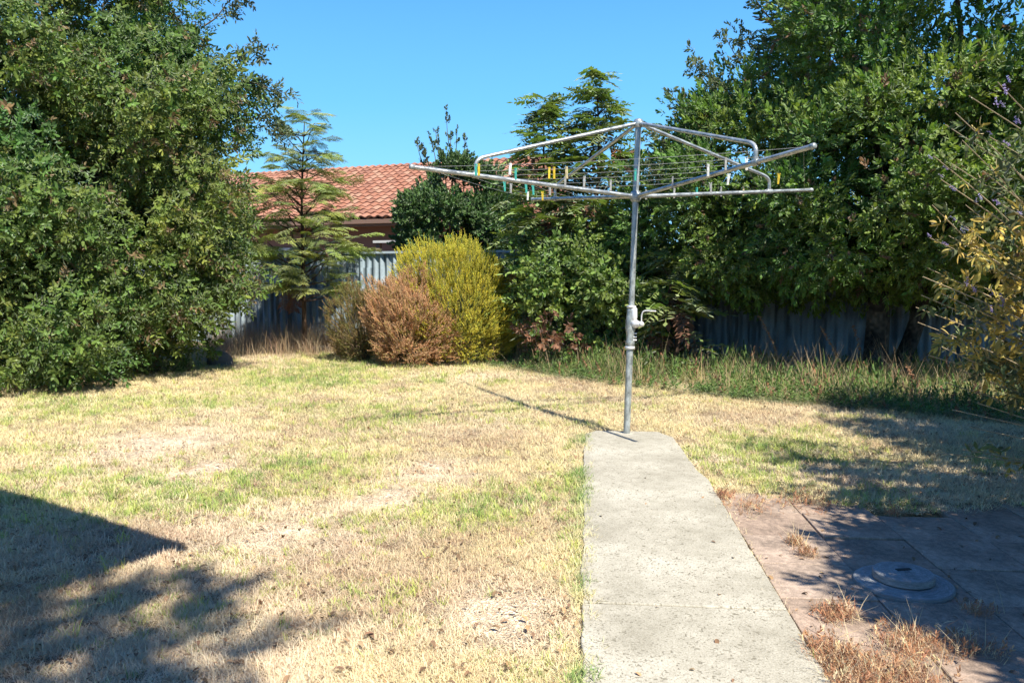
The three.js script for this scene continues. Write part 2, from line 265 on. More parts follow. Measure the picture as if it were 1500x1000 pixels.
// ---------------------------------------------------------------- leaf shapes
function leaf(len, wid, fold = 0.25, bend = 0.25) {                       // along +y, folded on its midrib
  const st = [[0, 0.06], [0.28, 0.85], [0.6, 1], [0.85, 0.6], [1, 0.02]], pos = [], idx = [];
  for (const [t, w] of st) { const z = -bend * len * t * t, y = len * t * (1 - 0.25 * bend * t); pos.push(-w * wid / 2, y, z + fold * w * wid / 2, 0, y, z, w * wid / 2, y, z + fold * w * wid / 2); }
  for (let i = 0; i < st.length - 1; i++) for (const k of [0, 1]) { const a = i * 3 + k; idx.push(a, a + 1, a + 3, a + 3, a + 1, a + 4); }
  const g = new THREE.BufferGeometry(); g.setAttribute('position', new THREE.Float32BufferAttribute(pos, 3)); g.setIndex(idx); g.computeVertexNormals(); return g;
}
function cluster(n, len, wid, spread, twig, droop = 0) {                   // leaves round a short twig along +y
  const parts = [];
  for (let i = 0; i < n; i++) {
    const l = leaf(len * rr(0.65, 1.1), wid * rr(0.75, 1.15), rr(0.1, 0.45), rr(0.05, 0.5)), t = i / Math.max(1, n - 1);
    const a = i * 2.4 + rr(-0.5, 0.5), tilt = lerp(spread * 1.25, spread * 0.35, t) + rr(-0.25, 0.25);
    const q = new THREE.Quaternion().setFromEuler(new THREE.Euler(0, a, 0)).multiply(new THREE.Quaternion().setFromAxisAngle(V(1, 0, 0), tilt + droop)).multiply(new THREE.Quaternion().setFromAxisAngle(V(0, 1, 0), rr(-0.7, 0.7)));
    parts.push(xf(l, V(0, t * twig, 0), q));
  }
  return mergeGeometries(parts);
}
function frond(L, pairs, ll, lw, sag) {                                     // pinnate leaf along +x, upper face +y
  const pos = [], idx = [], P = t => [L * t * (1 - 0.1 * sag * t), -sag * L * t * t];
  const tri = (...v) => { const b = pos.length / 3; v.forEach(p => pos.push(...p)); for (let i = 1; i < v.length - 1; i++) idx.push(b, b + i, b + i + 1); };
  for (let i = 0; i < 6; i++) { const [x0, y0] = P(i / 6), [x1, y1] = P((i + 1) / 6), w = 0.004; tri([x0, y0, -w], [x1, y1, -w], [x1, y1, w], [x0, y0, w]); }
  for (let i = 0; i < pairs; i++) for (const s of [-1, 1]) {
    const t = 0.16 + 0.84 * (i + rr(0, 0.4)) / pairs, [x, y] = P(t), k = (0.7 + 0.5 * Math.sin(Math.PI * Math.min(1, t * 0.9 + 0.1))) * rr(0.8, 1.1), l = ll * k, w = lw * k, sl = rr(0.25, 0.55), dr = rr(0.0, 0.45);
    const tip = [x + l * sl, y - l * dr, s * l], m = [x + l * sl * 0.45, y - l * dr * 0.3, s * l * 0.45];
    tri([x, y, 0], [m[0] + w / 2, m[1] + w * rr(-0.2, 0.2), m[2]], tip, [m[0] - w / 2, m[1] + w * rr(-0.2, 0.2), m[2]]);
  }
  const [x, y] = P(1); tri([x, y, 0], [x + ll * 0.5, y - ll * 0.2, lw / 2], [x + ll, y - ll * 0.4, 0], [x + ll * 0.5, y - ll * 0.2, -lw / 2]);
  const g = new THREE.BufferGeometry(); g.setAttribute('position', new THREE.Float32BufferAttribute(pos, 3)); g.setIndex(idx); g.computeVertexNormals(); return g;
}
function feather(L, pinnae, pl, leafl, sag) {                               // bipinnate leaf along +x
  const parts = [];
  for (let i = 0; i < pinnae; i++) for (const s of [-1, 1]) {
    const t = 0.2 + 0.8 * i / pinnae, g = frond(pl * (0.6 + 0.5 * Math.sin(Math.PI * t)), 6, leafl, leafl * 0.42, 0.15);
    parts.push(xf(g, V(L * t, -sag * L * t * t, 0), new THREE.Quaternion().setFromEuler(new THREE.Euler(rr(-0.3, 0.3), -s * rr(0.8, 1.15), -rr(0.05, 0.35), 'YXZ'))));
  }
  parts.push(frond(L, 0, leafl, leafl * 0.4, sag));
  return mergeGeometries(parts);
}
const bark = (() => { const a = lattice(12), b = lattice(90); const map = tex(256, (x, y, m) => { const u = x / m, v = y / m; const k = 0.62 + 0.5 * (a(u, v * 0.3) - 0.5) + 0.5 * (b(u, v * 0.25) - 0.5); return [k, k, k]; }); return (r, g, bl) => new THREE.MeshStandardMaterial({ color: new THREE.Color().setRGB(r, g, bl), map, bumpMap: map, bumpScale: 0.01, roughness: 0.95 }); })();
const barkGrey = bark(0.16, 0.13, 0.10), barkBrown = bark(0.20, 0.12, 0.075), twigMat = std(0.12, 0.09, 0.05, 0.9);

// a broadleaf crown: clumps over a union of ellipsoids
function inside(p, els, k = 1) { return els.some(([c, r]) => ((p.x - c[0]) / r[0]) ** 2 + ((p.y - c[1]) / r[1]) ** 2 + ((p.z - c[2]) / r[2]) ** 2 < k * k); }
function clumpsOf(els, n, rMin, rMax, deep = 0.22) {
  const out = [], w = els.map(([, r]) => r[0] * r[1] + r[1] * r[2] + r[0] * r[2]), tot = w.reduce((a, b) => a + b);
  let guard = 0;
  while (out.length < n && guard++ < n * 60) {
    let k = 0, t = rnd() * tot; while (t > w[k]) t -= w[k++];
    const [c, r] = els[k], d = rdir(), f = rnd() < deep ? rr(0.35, 0.75) : rr(0.8, 1.0);
    const p = V(c[0] + d.x * r[0] * f, c[1] + d.y * r[1] * f, c[2] + d.z * r[2] * f);
    if (p.y < 0.12) continue;
    if (f > 0.78 && els.some((e, i) => i !== k && inside(p, [e], 0.82))) continue;
    const out_ = V(d.x / r[0], d.y / r[1], d.z / r[2]).normalize(), R = rr(rMin, rMax);
    if (f > 0.78 && out.some(o => o.p.distanceTo(p) < 0.55 * Math.min(o.r, R))) continue;
    out.push({ p, n: out_, r: R });
  }
  return out;
}
function crown(tree, clumps, per, geos, mat, colour, opt = {}) {
  const sc = new Scatter(geos, mat), { hang = 0, flat = 0.75, size = [0.8, 1.25], up = 0.25 } = opt;
  for (const c of clumps) {
    const cc = colour(c), n = Math.round(per * (c.r / 0.6) ** 2 * rr(0.7, 1.3));
    const ax = rdir(); 
    for (let i = 0; i < n; i++) {
      let d = rdir(); if (d.dot(c.n) < -0.35 && rnd() < 0.75) d.negate();
      const f = Math.pow(rnd(), 0.45) * rr(0.85, 1.18), p = c.p.clone().add(V(d.x * c.r * f, d.y * c.r * flat * f, d.z * c.r * f)).addScaledVector(ax, c.r * 0.25 * rr(-1, 1));
      if (p.y < 0.06) continue;
      const dir = d.clone().multiplyScalar(0.8).addScaledVector(c.n, 0.4).add(rdir().multiplyScalar(0.5)); dir.y += up - hang; dir.normalize();
      sc.add(p, spun(dir), rr(...size), cc(i));
    }
  }
  sc.build('crown', tree, null);
}
function limb(a, b, r0, r1, wob = 0.12, n = 8) { const d = b.clone().sub(a), L = d.length(), pts = []; const k = [0, 1, 2, 3].map(i => a.clone().addScaledVector(d, i / 3).add(i && i < 3 ? rdir().multiplyScalar(L * wob) : V(0, 0, 0))); curve(k, n).forEach(p => pts.push(p)); return sweep(pts, pts.map((_, i) => lerp(r0, r1, i / (pts.length - 1))), 7); }

// ---------------------------------------------------------------- big dense tree by the side fence
{
  const base = V(-6.9, 0, -12.2);
  const t = thing('broadleaf_tree', 'big dense glossy-leaved tree with foliage down to the lawn, beside the feathery young tree', 'tree');
  const els = [[[-7.15, 2.6, -12], [3.0, 2.6, 2.5]], [[-7.55, 4.9, -12], [2.55, 2.9, 2.4]], [[-5.1, 3.5, -12.0], [1.2, 1.3, 1.3]], [[-5.5, 1.6, -11.8], [1.2, 1.4, 1.2]], [[-6.35, 1.0, -10.6], [2.0, 1.05, 1.15]], [[-8.8, 1.5, -10.8], [1.6, 1.5, 1.4]]];
  part('trunk', mergeGeometries([limb(base, V(-6.8, 2.2, -12.1), 0.22, 0.16, 0.05), ...[[-5, 3.6, -11.5], [-8.6, 4, -12.4], [-7, 5.8, -11.8], [-5.6, 5.2, -12.5], [-7.8, 3.2, -10.6], [-5.6, 2.0, -10.8]].map(q => limb(V(-6.85, rr(0.9, 2.2), -12.1), V(...q), 0.1, 0.025))]), barkGrey, t);
  const clumps = clumpsOf(els, 540, 0.32, 0.66, 0.36);
  const geos = [0, 1, 2, 3].map(() => cluster(11, 0.08, 0.029, 1.1, 0.14, 0.5));
  crown(t, clumps, 122, geos, leafMat(1.0, 0.4, 0.2, 0.24), c => { const k = noise(c.p.x * 0.7, c.p.y * 0.7, 2, c.p.z * 0.4), warm = clamp(0.58 + k * 1.6); return () => rnd() < 0.025 + 0.05 * warm ? tint([0.21, 0.14, 0.05], 0.3, 0.1) : tint(mix3([0.055, 0.15, 0.013], [0.19, 0.235, 0.026], clamp(warm * rr(0.4, 1.2))), 0.35, 0.12); }, { hang: 0.35, up: 0.1, size: [0.6, 1.4] });
  // sprays that break the outline
  const sc = new Scatter(geos, leafMat(1.0, 0.4, 0.2, 0.24)), tw = [];
  for (const [x, y, z, dx, dy] of [[-3.75, 4.25, -12, 0.42, -0.12], [-3.95, 4.6, -11.8, 0.35, 0.15], [-3.7, 3.8, -12, 0.3, -0.25], [-4.2, 5.35, -12, 0.3, 0.25], [-4.5, 5.75, -12, 0.25, 0.3]]) {
    const a = V(x, y, z), b = a.clone().add(V(dx, dy, rr(-0.1, 0.1))); tw.push(limb(a.clone().sub(V(dx, dy, 0)), b, 0.012, 0.004, 0.06));
    for (let i = 0; i < 34; i++) { const p = a.clone().lerp(b, rr(-0.2, 1.05)).add(rdir().multiplyScalar(0.13)); sc.add(p, spun(rdir().add(V(0.3, -0.5, 0)).normalize()), rr(0.8, 1.15), tint([0.075, 0.105, 0.03], 0.3, 0.1)); }
  }
  sc.build('crown', t); part('branch', mergeGeometries(tw), twigMat, t);
}
// ---------------------------------------------------------------- big tree over the back fence
{
  const t = thing('broadleaf_tree', 'tall spreading leafy tree shading the dark fence beside the clothes hoist', 'tree');
  const els = [[[6.6, 4.7, -11.3], [2.85, 3.0, 2.5]], [[3.85, 2.85, -11.6], [1.45, 1.35, 1.4]], [[5.0, 2.9, -10.6], [1.7, 1.35, 1.5]], [[7.4, 3.0, -10.9], [2.3, 1.7, 1.8]], [[4.85, 4.7, -11.5], [1.1, 1.3, 1.4]], [[6.4, 6.9, -11.4], [2.2, 1.5, 2.0]], [[5.3, 2.35, -11.2], [2.3, 0.95, 1.5]], [[3.2, 2.3, -11.9], [1.2, 0.9, 1.0]], [[7.9, 2.3, -10.9], [2.0, 1.0, 1.4]], [[5.6, 3.4, -12.3], [2.9, 1.8, 0.9]], [[2.7, 2.2, -12.3], [1.0, 1.0, 0.6]], [[3.1, 1.85, -12.4], [1.2, 0.55, 0.5]], [[5.5, 1.9, -11.8], [2.4, 0.6, 0.6]], [[5.4, 1.55, -12.1], [2.9, 0.5, 0.35]], [[3.2, 1.5, -12.6], [1.1, 0.5, 0.35]], [[6.4, 3.2, -9.7], [2.2, 1.3, 1.0]]];
  part('trunk', mergeGeometries([limb(V(5.35, -0.03, -11.7), V(5.5, 2.3, -11.5), 0.19, 0.13, 0.05), limb(V(5.75, -0.03, -11.9), V(6.5, 2.4, -11.6), 0.13, 0.1, 0.06), ...[[3.4, 3.4, -11.5], [4.4, 5, -11.4], [6, 6.3, -11.4], [7.8, 4.6, -11.2], [5, 3.4, -10.2], [7.2, 3.2, -10.3]].map(q => limb(V(5.5, rr(1.6, 2.3), -11.5), V(...q), 0.085, 0.02))]), barkGrey, t);
  const clumps = clumpsOf(els, 640, 0.3, 0.64, 0.28).filter(c => c.p.y > 1.15 + 0.25 * noise(c.p.x, c.p.z, 2));
  const geos = [0, 1, 2, 3].map(() => cluster(11, 0.08, 0.028, 1.0, 0.13, 0.05));
  const colour = c => { const k = noise(c.p.x * 0.8, c.p.y * 0.8, 2, c.p.z * 0.5), warm = clamp(0.5 + k * 1.6); return () => rnd() < 0.03 ? tint([0.19, 0.11, 0.05], 0.3, 0.1) : tint(mix3([0.065, 0.175, 0.013], [0.20, 0.28, 0.024], clamp(warm * rr(0.4, 1.25))), 0.35, 0.1); };
  crown(t, clumps, 118, geos, leafMat(1.0, 0.42, 0.18, 0.28), colour, { up: 0.2, size: [0.6, 1.35] });
  const sc = new Scatter(geos, leafMat(1.0, 0.42, 0.18, 0.28)), tw = [];
  for (const [x, y, dx, dy] of [[2.5, 3.7, -0.35, 0.4], [2.3, 3.3, -0.4, 0.15], [2.75, 4.1, -0.25, 0.4], [3.2, 4.4, -0.2, 0.4], [3.5, 4.6, -0.3, 0.35], [3.4, 5.3, -0.3, 0.3], [3.6, 5.6, -0.3, 0.25], [2.2, 2.9, -0.3, 0.1], [3.0, 4.0, -0.5, 0.5]]) {
    const a = V(x, y, -11.5), b = a.clone().add(V(dx, dy, rr(-0.1, 0.1))); tw.push(limb(a.clone().sub(V(dx * 1.4, dy * 1.4, 0)), b, 0.014, 0.004, 0.06));
    for (let i = 0; i < 26; i++) { const p = a.clone().lerp(b, rr(-0.4, 1.05)).add(rdir().multiplyScalar(0.12)); sc.add(p, spun(rdir().add(V(-0.2, 0.4, 0)).normalize()), rr(0.7, 1.1), tint([0.085, 0.12, 0.03], 0.3, 0.1)); }
  }
  sc.build('crown', t); part('branch', mergeGeometries(tw), twigMat, t);
}
// ---------------------------------------------------------------- trees and shrubs along the back
function fernTree(name, label, base, h0, h1, rad, count, geos, colour, group, dead = 0, conic = false) {
  const t = thing(name, label, 'tree', [0, 0, 0], group), sc = new Scatter(geos, leafMat(1.0, 0.42, 0.07, 0.45)), stems = [];
  const top = V(base.x + rr(-0.1, 0.1), h1 - 0.15, base.z), spine = curve([base, base.clone().lerp(top, 0.35).add(V(rr(-0.08, 0.08), 0, 0)), base.clone().lerp(top, 0.7).add(V(rr(-0.1, 0.1), 0, 0)), top], 20);
  part('trunk', sweep(spine, spine.map((_, i) => lerp(0.05, 0.008, i / 20)), 7), barkBrown, t);
  const levels = Math.round((h1 - h0) / 0.13);
  for (let l = 0; l < levels; l++) {
    const f = l / (levels - 1), y = lerp(h0, h1, f), R = rad * (conic ? Math.pow(1 - f * 0.93, 0.75) * (f < 0.12 ? 0.75 : 1) : f < 0.45 ? rr(0.75, 1) : lerp(0.95, 0.14, Math.pow((f - 0.45) / 0.55, 1.1)) * rr(0.8, 1.2)), c = spine[Math.round(clamp(y / h1) * 20)], nb = f > 0.92 ? 2 : conic ? 5 : 4, off = rr(0, 6.28);
    for (let b = 0; b < nb; b++) {
      const a = off + b * 6.283 / nb + rr(-0.4, 0.4), end = V(c.x + Math.cos(a) * R * rr(0.5, 0.95), y + rr(-0.3, 0.34) * (1 - f * 0.6), c.z + Math.sin(a) * R * rr(0.5, 0.95));
      if (R > 0.3) stems.push(limb(c.clone().setY(y - R * 0.35), end, 0.013, 0.004, 0.05, 5));
      const m = Math.max(2, Math.round(count / (levels * nb) * rr(0.4, 1.5) * (conic && f > 0.75 ? 0.6 : 1)));
      for (let i = 0; i < m; i++) { const p = c.clone().setY(y - R * 0.2).lerp(end, rr(0.35, 1.0)).add(rdir().multiplyScalar(0.06)), ang = a + rr(-1.1, 1.1), isDead = rnd() < dead * (1 - f) ; const dir = V(Math.cos(ang), isDead ? -1.2 : rr(-0.15, 0.5), Math.sin(ang)).normalize(); sc.add(p, basisX(dir, V(rr(-0.5, 0.5), 1, rr(-0.5, 0.5))), rr(0.55, 1.2) * (f > 0.8 ? 0.75 : 1), isDead ? tint([0.20, 0.085, 0.04], 0.35) : tint(colour, 0.32, 0.15)); }
    }
  }
  part('branch', mergeGeometries(stems), barkBrown, t); sc.build('crown', t); return t;
}
const featherGeos = [0, 1, 2].map(() => feather(0.46, 8, 0.17, 0.034, 0.25)), frondGeos = [0, 1, 2].map(() => frond(0.44, 7, 0.13, 0.062, 0.35));
const at = (px, d) => V((px - 750) / FOCAL * d, 0, -d);
fernTree('feathery_tree', 'young feathery-leaved tree with a thin brown trunk in front of the pale fence', at(445, 14.6), 1.35, 4.35, 1.42, 500, featherGeos, [0.25, 0.31, 0.035], null, 0.03, true);
const broadGeos = [0, 1, 2].map(() => cluster(9, 0.088, 0.05, 1.15, 0.14, 0.35)), broadMat = leafMat(1.0, 0.4, 0.12, 0.4);
const leafyBody = (t, els, n) => crown(t, clumpsOf(els, n, 0.2, 0.36, 0.3), 105, broadGeos, broadMat, c => { const dead = rnd() < 0.09 && c.p.y < 2, k = noise(c.p.x * 2, c.p.y * 2, 2, c.p.z); return () => dead && rnd() < 0.8 ? tint([0.26, 0.12, 0.06], 0.35) : tint(mix3([0.09, 0.18, 0.018], [0.19, 0.27, 0.03], clamp(0.5 + k * 1.5 + rr(-0.3, 0.3))), 0.3, 0.12); }, { hang: 0.25, up: 0.2, size: [0.7, 1.35] });
leafyBody(fernTree('sapling', 'tall slender sapling with a thin spire, just beside the golden bush', at(800, 13.2), 0.5, 4.35, 0.75, 760, frondGeos, [0.17, 0.25, 0.028], null, 0.1), [[[0.62, 1.3, -13.1], [0.45, 1.2, 0.5]]], 20);
leafyBody(fernTree('sapling', 'tallest sapling with a leafy spire rising behind the clothes hoist', at(868, 13.0), 0.5, 4.65, 0.82, 880, frondGeos, [0.165, 0.245, 0.028], null, 0.12), [[[1.3, 1.4, -12.9], [0.55, 1.3, 0.5]]], 26);
for (const [label, px, d, els, n] of [['bushy low sapling filling the gap between the two tall spires', 835, 12.3, [[[0.95, 1.1, -12.3], [0.5, 1.05, 0.4]]], 24], ['low leafy sapling between the golden bush and the hoist pole', 805, 12.5, [[[0.6, 0.85, -12.4], [0.36, 0.85, 0.35]]], 15], ['leafy sapling with dead brown leaves directly behind the hoist pole', 905, 12.1, [[[1.62, 1.15, -12.1], [0.5, 1.2, 0.45]]], 30]]) {
  const t = thing('sapling', label, 'tree'), b = at(px, d); part('trunk', mergeGeometries([0, 1, 2].map(() => limb(b, b.clone().add(V(rr(-0.3, 0.3), rr(1.4, 2.0), rr(-0.2, 0.2))), 0.025, 0.006))), barkBrown, t); leafyBody(t, els, n);
}
fernTree('sapling', 'short compound-leaved sapling against the dark fence under the tall spreading tree', at(985, 11.6), 0.45, 1.75, 0.62, 130, frondGeos, [0.17, 0.24, 0.03], null, 0.2);
{
  const t = thing('leafy_shrub', 'dark green rounded shrub with bare sprouts on top, in front of the tiled roof', 'shrub');
  const els = [[[-1.2, 2.35, -16.7], [1.1, 1.35, 0.95]], [[-0.45, 2.1, -16.9], [0.9, 1.1, 0.9]], [[-1.3, 1.1, -16.8], [0.9, 1.1, 0.8]]];
  part('trunk', mergeGeometries([limb(V(-1.25, -0.02, -17), V(-1.25, 2.0, -16.95), 0.07, 0.05), limb(V(-1.2, 1.2, -17), V(-0.5, 2.2, -17), 0.04, 0.02)]), barkGrey, t);
  const geos = [0, 1, 2].map(() => cluster(10, 0.085, 0.042, 1.0, 0.12));
  const cs = clumpsOf(els, 95, 0.24, 0.42, 0.25), mat = leafMat(1.0, 0.25, 0.5, 0.33);
  crown(t, cs, 230, geos, mat, () => () => tint([0.06, 0.13, 0.022], 0.35, 0.15), { up: 0.3 });
  const sc = new Scatter(geos, mat), tw = [];
  for (const [px, py, b] of [[655, 168, 668], [672, 190, 668], [640, 195, 655], [612, 212, 640], [622, 225, 645], [632, 205, 650], [662, 205, 662], [683, 200, 680]]) {
    const d = 16.9, top = V((px - 750) / FOCAL * d, EYE + (400 - py) / FOCAL * d, -d + rr(-0.2, 0.2)), bot = V((b - 750) / FOCAL * d, 3.2, -d);
    tw.push(limb(bot, top, 0.014, 0.005, 0.04)); for (let i = 0; i < 15; i++) { const f = rr(0.1, 1.02); sc.add(bot.clone().lerp(top, f).add(rdir().multiplyScalar(0.05)), spun(V(rr(-0.6, 0.6), 1, rr(-0.6, 0.6)).normalize()), rr(0.5, 0.95), tint([0.055, 0.085, 0.025], 0.3)); }
  }
  sc.build('crown', t); part('sprout', mergeGeometries(tw), twigMat, t);
}
// fine-leaved bushes
function sprig(n, L, nl, nw) { const parts = []; for (let i = 0; i < n; i++) { const t = i / n, l = leaf(nl * rr(0.7, 1.2), nw, 0.2, 0.1); parts.push(xf(l, V(0, t * L, 0), new THREE.Quaternion().setFromEuler(new THREE.Euler(0, i * 2.4, 0)).multiply(new THREE.Quaternion().setFromAxisAngle(V(1, 0, 0), rr(0.35, 0.9))))); } parts.push(new THREE.CylinderGeometry(0.0012, 0.002, L, 3, 1, true).translate(0, L / 2, 0)); parts.forEach(g => g.deleteAttribute('uv')); return mergeGeometries(parts.map(g => g.index ? g.toNonIndexed() : g)); }
function dome(name, label, c, r, count, geos, colour, rough = 1.0, jitter = 0.24) {
  const t = thing(name, label, 'bush'), sc = new Scatter(geos, leafMat(rough, 0.3, 0.05, 0.5)), tw = [];
  for (let i = 0; i < 16; i++) { const d = rdir(); d.y = Math.abs(d.y) + 0.3; d.normalize(); tw.push(limb(V(c[0] + d.x * 0.1, -0.02, c[2] + d.z * 0.1), V(c[0] + d.x * r[0] * 0.85, c[1] + d.y * r[1] * 0.85, c[2] + d.z * r[2] * 0.85), 0.016, 0.004, 0.06, 6)); }
  part('stem', mergeGeometries(tw), twigMat, t);
  for (let i = 0; i < count; i++) {
    const d = rdir(); if (d.y < -0.9) d.y *= -0.5; d.normalize();
    const lump = 1 + 0.42 * noise(d.x * 1.1 + c[0] * 3, d.y * 1.1 - d.z * 0.9, 1, c[2]) + 0.5 * jitter * noise(d.x * 2.5 + c[0], d.y * 2.5 + d.z * 2, 2) * 2 + jitter * noise(d.x * 6, d.y * 6 + d.z * 5, 1, c[0]), f = (rnd() < 0.72 ? rr(0.84, 1.03) : rr(0.4, 0.85)) * lump;
    const p = V(c[0] + d.x * r[0] * f, c[1] + d.y * r[1] * f, c[2] + d.z * r[2] * f); if (p.y < 0.08 || noise(p.x * 3.2, p.y * 3.2, 2, p.z * 3.2) < -0.24) continue;
    sc.add(p, spun(d.clone().add(V(0, 0.9, 0)).add(rdir().multiplyScalar(0.4)).normalize()), rr(0.7, 1.25), colour(d));
  }
  sc.build('foliage', t); return t;
}
const sprigs = [0, 1, 2].map(() => sprig(16, 0.13, 0.028, 0.008));
dome('golden_bush', 'rounded golden yellow bush with fine foliage, behind the dead brown bush', [-0.84, 0.82, -13.4], [1.08, 1.0, 0.85], 15000, sprigs, () => rnd() < 0.2 ? tint([0.22, 0.25, 0.02], 0.3) : tint([0.56, 0.50, 0.035], 0.3, 0.1));
dome('dead_bush', 'dead rusty brown bush in front of the golden bush', [-1.66, 0.62, -12.9], [0.66, 0.76, 0.58], 9000, sprigs, () => rnd() < 0.2 ? tint([0.42, 0.30, 0.09], 0.3) : tint([0.56, 0.33, 0.16], 0.35, 0.1), 1.0, 0.34);
dome('withered_bush', 'small withered olive brown bush between the dead bush and the pale fence', [-2.5, 0.5, -13.4], [0.5, 0.68, 0.45], 3200, sprigs, () => rnd() < 0.5 ? tint([0.26, 0.17, 0.05], 0.35) : tint([0.20, 0.18, 0.035], 0.3), 1.0, 0.3);

// ---------------------------------------------------------------- flowering shrub with arching canes
{
  const t = thing('flowering_shrub', 'large arching shrub with purple flowers and yellowing leaves beside the paving', 'shrub');
  const caneM = std(0.46, 0.36, 0.22, 0.6), mat = leafMat(1.0, 0.35, 0.25, 0.4);
  const geos = [0, 1, 2].map(() => cluster(7, 0.10, 0.028, 1.0, 0.1, 0.3)), sc = new Scatter(geos, mat);
  const blossom = (() => { const l = []; for (let i = 0; i < 26; i++) l.push(xf(leaf(0.014, 0.01, 0.2, 0.1), V(rr(-0.012, 0.012), rr(0, 0.07), rr(-0.012, 0.012)), spun(rdir()))); return mergeGeometries(l); })();
  const fl = new Scatter([blossom], leafMat(1.0, 0.3, 0, 0.5));
  // the body
  const els = [[[4.1, 1.85, -2.0], [1.4, 1.75, 1.9]], [[3.75, 2.3, -3.1], [0.75, 1.0, 1.0]], [[5.7, 2.1, -5.4], [1.55, 2.0, 1.7]]];
  for (const c of [...clumpsOf(els, 210, 0.3, 0.5, 0.35), ...clumpsOf([[[3.4, 2.55, -1.75], [0.5, 0.75, 1.05]]], 42, 0.26, 0.4, 0.4)]) { const dry = noise(c.p.x * 1.1, c.p.y * 1.6, 2, c.p.z) > 0.02; for (let i = 0; i < 75; i++) { const d = rdir(); sc.add(c.p.clone().addScaledVector(d, c.r * Math.pow(rnd(), 0.4)), spun(d.add(rdir().multiplyScalar(0.6)).normalize()), rr(0.75, 1.3), dry && rnd() < 0.4 ? tint([0.36, 0.26, 0.05], 0.4, 0.1) : tint([0.10, 0.14, 0.035], 0.35, 0.1)); } }
  // canes: root, tip (pixel and depth), leafiness, dryness
  const root = () => V(rr(4.6, 5.6), 0, rr(-5.9, -4.3));
  const cane = (tip, sag, leaves, dry, thick = 0.0065, rise = 0.3) => {
    const a = root(), mid = a.clone().lerp(tip, 0.55); mid.y = lerp(a.y, tip.y, 0.55) + sag * rise; const pts = curve([a, a.clone().lerp(mid, 0.5).add(V(rr(-0.1, 0.1), sag * rise * 0.5 + 0.05, rr(-0.1, 0.1))), mid, mid.clone().lerp(tip, 0.55).add(V(0, sag * rise * 0.3, 0)), tip], 18);
    part('cane', sweep(pts, pts.map((_, i) => lerp(thick * 1.6, thick * 0.4, i / 18)), 5), caneM, t);
    const n = Math.round(leaves * 18); for (let i = 0; i < n; i++) { const f = rr(0.25, 0.98), k = f * 18, p = pts[Math.floor(k)].clone().lerp(pts[Math.min(18, Math.floor(k) + 1)], k % 1).add(rdir().multiplyScalar(0.035)); sc.add(p, spun(rdir().add(V(-0.3, -0.2, 0)).normalize()), rr(0.45, 0.95), rnd() < dry ? tint([0.50, 0.38, 0.07], 0.35, 0.1) : tint([0.10, 0.13, 0.035], 0.35, 0.1)); }
    return pts;
  };
  const P = (px, py, d) => { const r = ray(px, py); return r.multiplyScalar(d / -r.z).add(V(0, EYE, 0)); };
  for (const [px, py, d, sag, lv, dry] of [[1368, 228, 5.4, 0.5, 0.3, 0.3], [1385, 182, 5.6, 0.6, 0.3, 0.2], [1400, 165, 5.2, 0.6, 0.4, 0.2], [1420, 140, 5.3, 0.7, 0.4, 0.2], [1378, 262, 5.0, 0.4, 0.5, 0.4], [1390, 345, 5.4, 0.35, 0.5, 0.6], [1362, 348, 5.7, 0.4, 0.4, 0.6], [1358, 392, 5.3, 0.3, 2.2, 0.9], [1350, 432, 5.5, 0.25, 0.3, 0.7], [1342, 450, 5.6, 0.2, 0.25, 0.7], [1372, 488, 5.2, 0.2, 2.5, 0.95], [1380, 508, 5.0, 0.15, 0.8, 0.9], [1345, 472, 5.9, 0.2, 0.4, 0.7], [1380, 430, 5.0, 0.25, 1.4, 0.8], [1400, 320, 5.1, 0.35, 2.4, 0.9], [1432, 590, 5.0, 0.06, 0.15, 0.7], [1375, 664, 4.7, 0.05, 0.12, 0.6], [1410, 658, 4.9, 0.05, 0.12, 0.6], [1430, 360, 4.8, 0.3, 2.2, 0.8], [1440, 250, 4.8, 0.5, 1.6, 0.15], [1450, 200, 4.9, 0.6, 1.2, 0.15], [1462, 120, 5.0, 0.7, 0.5, 0.2], [1415, 300, 5.6, 0.4, 1.2, 0.3], [1440, 520, 5.0, 0.12, 2.2, 0.7], [1455, 560, 4.9, 0.1, 2.0, 0.4], [1405, 540, 5.3, 0.1, 0.5, 0.8], [1425, 470, 5.1, 0.2, 2.0, 0.8], [1470, 300, 4.7, 0.4, 2, 0.2], [1480, 400, 4.7, 0.3, 2, 0.6], [1440, 420, 5.4, 0.3, 1.2, 0.7], [1352, 405, 5.1, 0.3, 0.2, 0.5], [1366, 300, 5.3, 0.4, 0.3, 0.4], [1410, 205, 5.5, 0.6, 0.2, 0.2], [1395, 240, 5.0, 0.5, 0.3, 0.3], [1360, 520, 5.2, 0.12, 0.2, 0.6], [1395, 600, 5.0, 0.06, 0.15, 0.6], [1420, 625, 4.8, 0.05, 0.1, 0.6], [1385, 560, 5.4, 0.1, 0.2, 0.6], [1450, 690, 4.5, 0.04, 0.1, 0.6]]) {
    const pts = cane(P(px, py, d), sag, lv * 1.7, dry * 0.75);
    if (py < 360 && rnd() < 0.5) for (let i = 0; i < 2; i++) fl.add(pts[18 - i].clone().add(rdir().multiplyScalar(0.02)), spun(V(-0.8, 0.5, 0.1).normalize()), rr(0.5, 0.85), tint([0.33, 0.28, 0.47], 0.25, 0.1));
  }
  for (const [px, py, d] of [[1460, 452, 4.9], [1470, 150, 5.0], [1485, 180, 4.9], [1462, 440, 5.0], [1440, 300, 5.2], [1418, 345, 5.2], [1425, 420, 5.1], [1480, 130, 5]]) for (let i = 0; i < 2; i++) fl.add(P(px, py, d).add(rdir().multiplyScalar(0.04)), spun(V(rr(-1, 0), 1, 0).normalize()), rr(0.5, 0.9), tint([0.32, 0.27, 0.48], 0.25, 0.1));
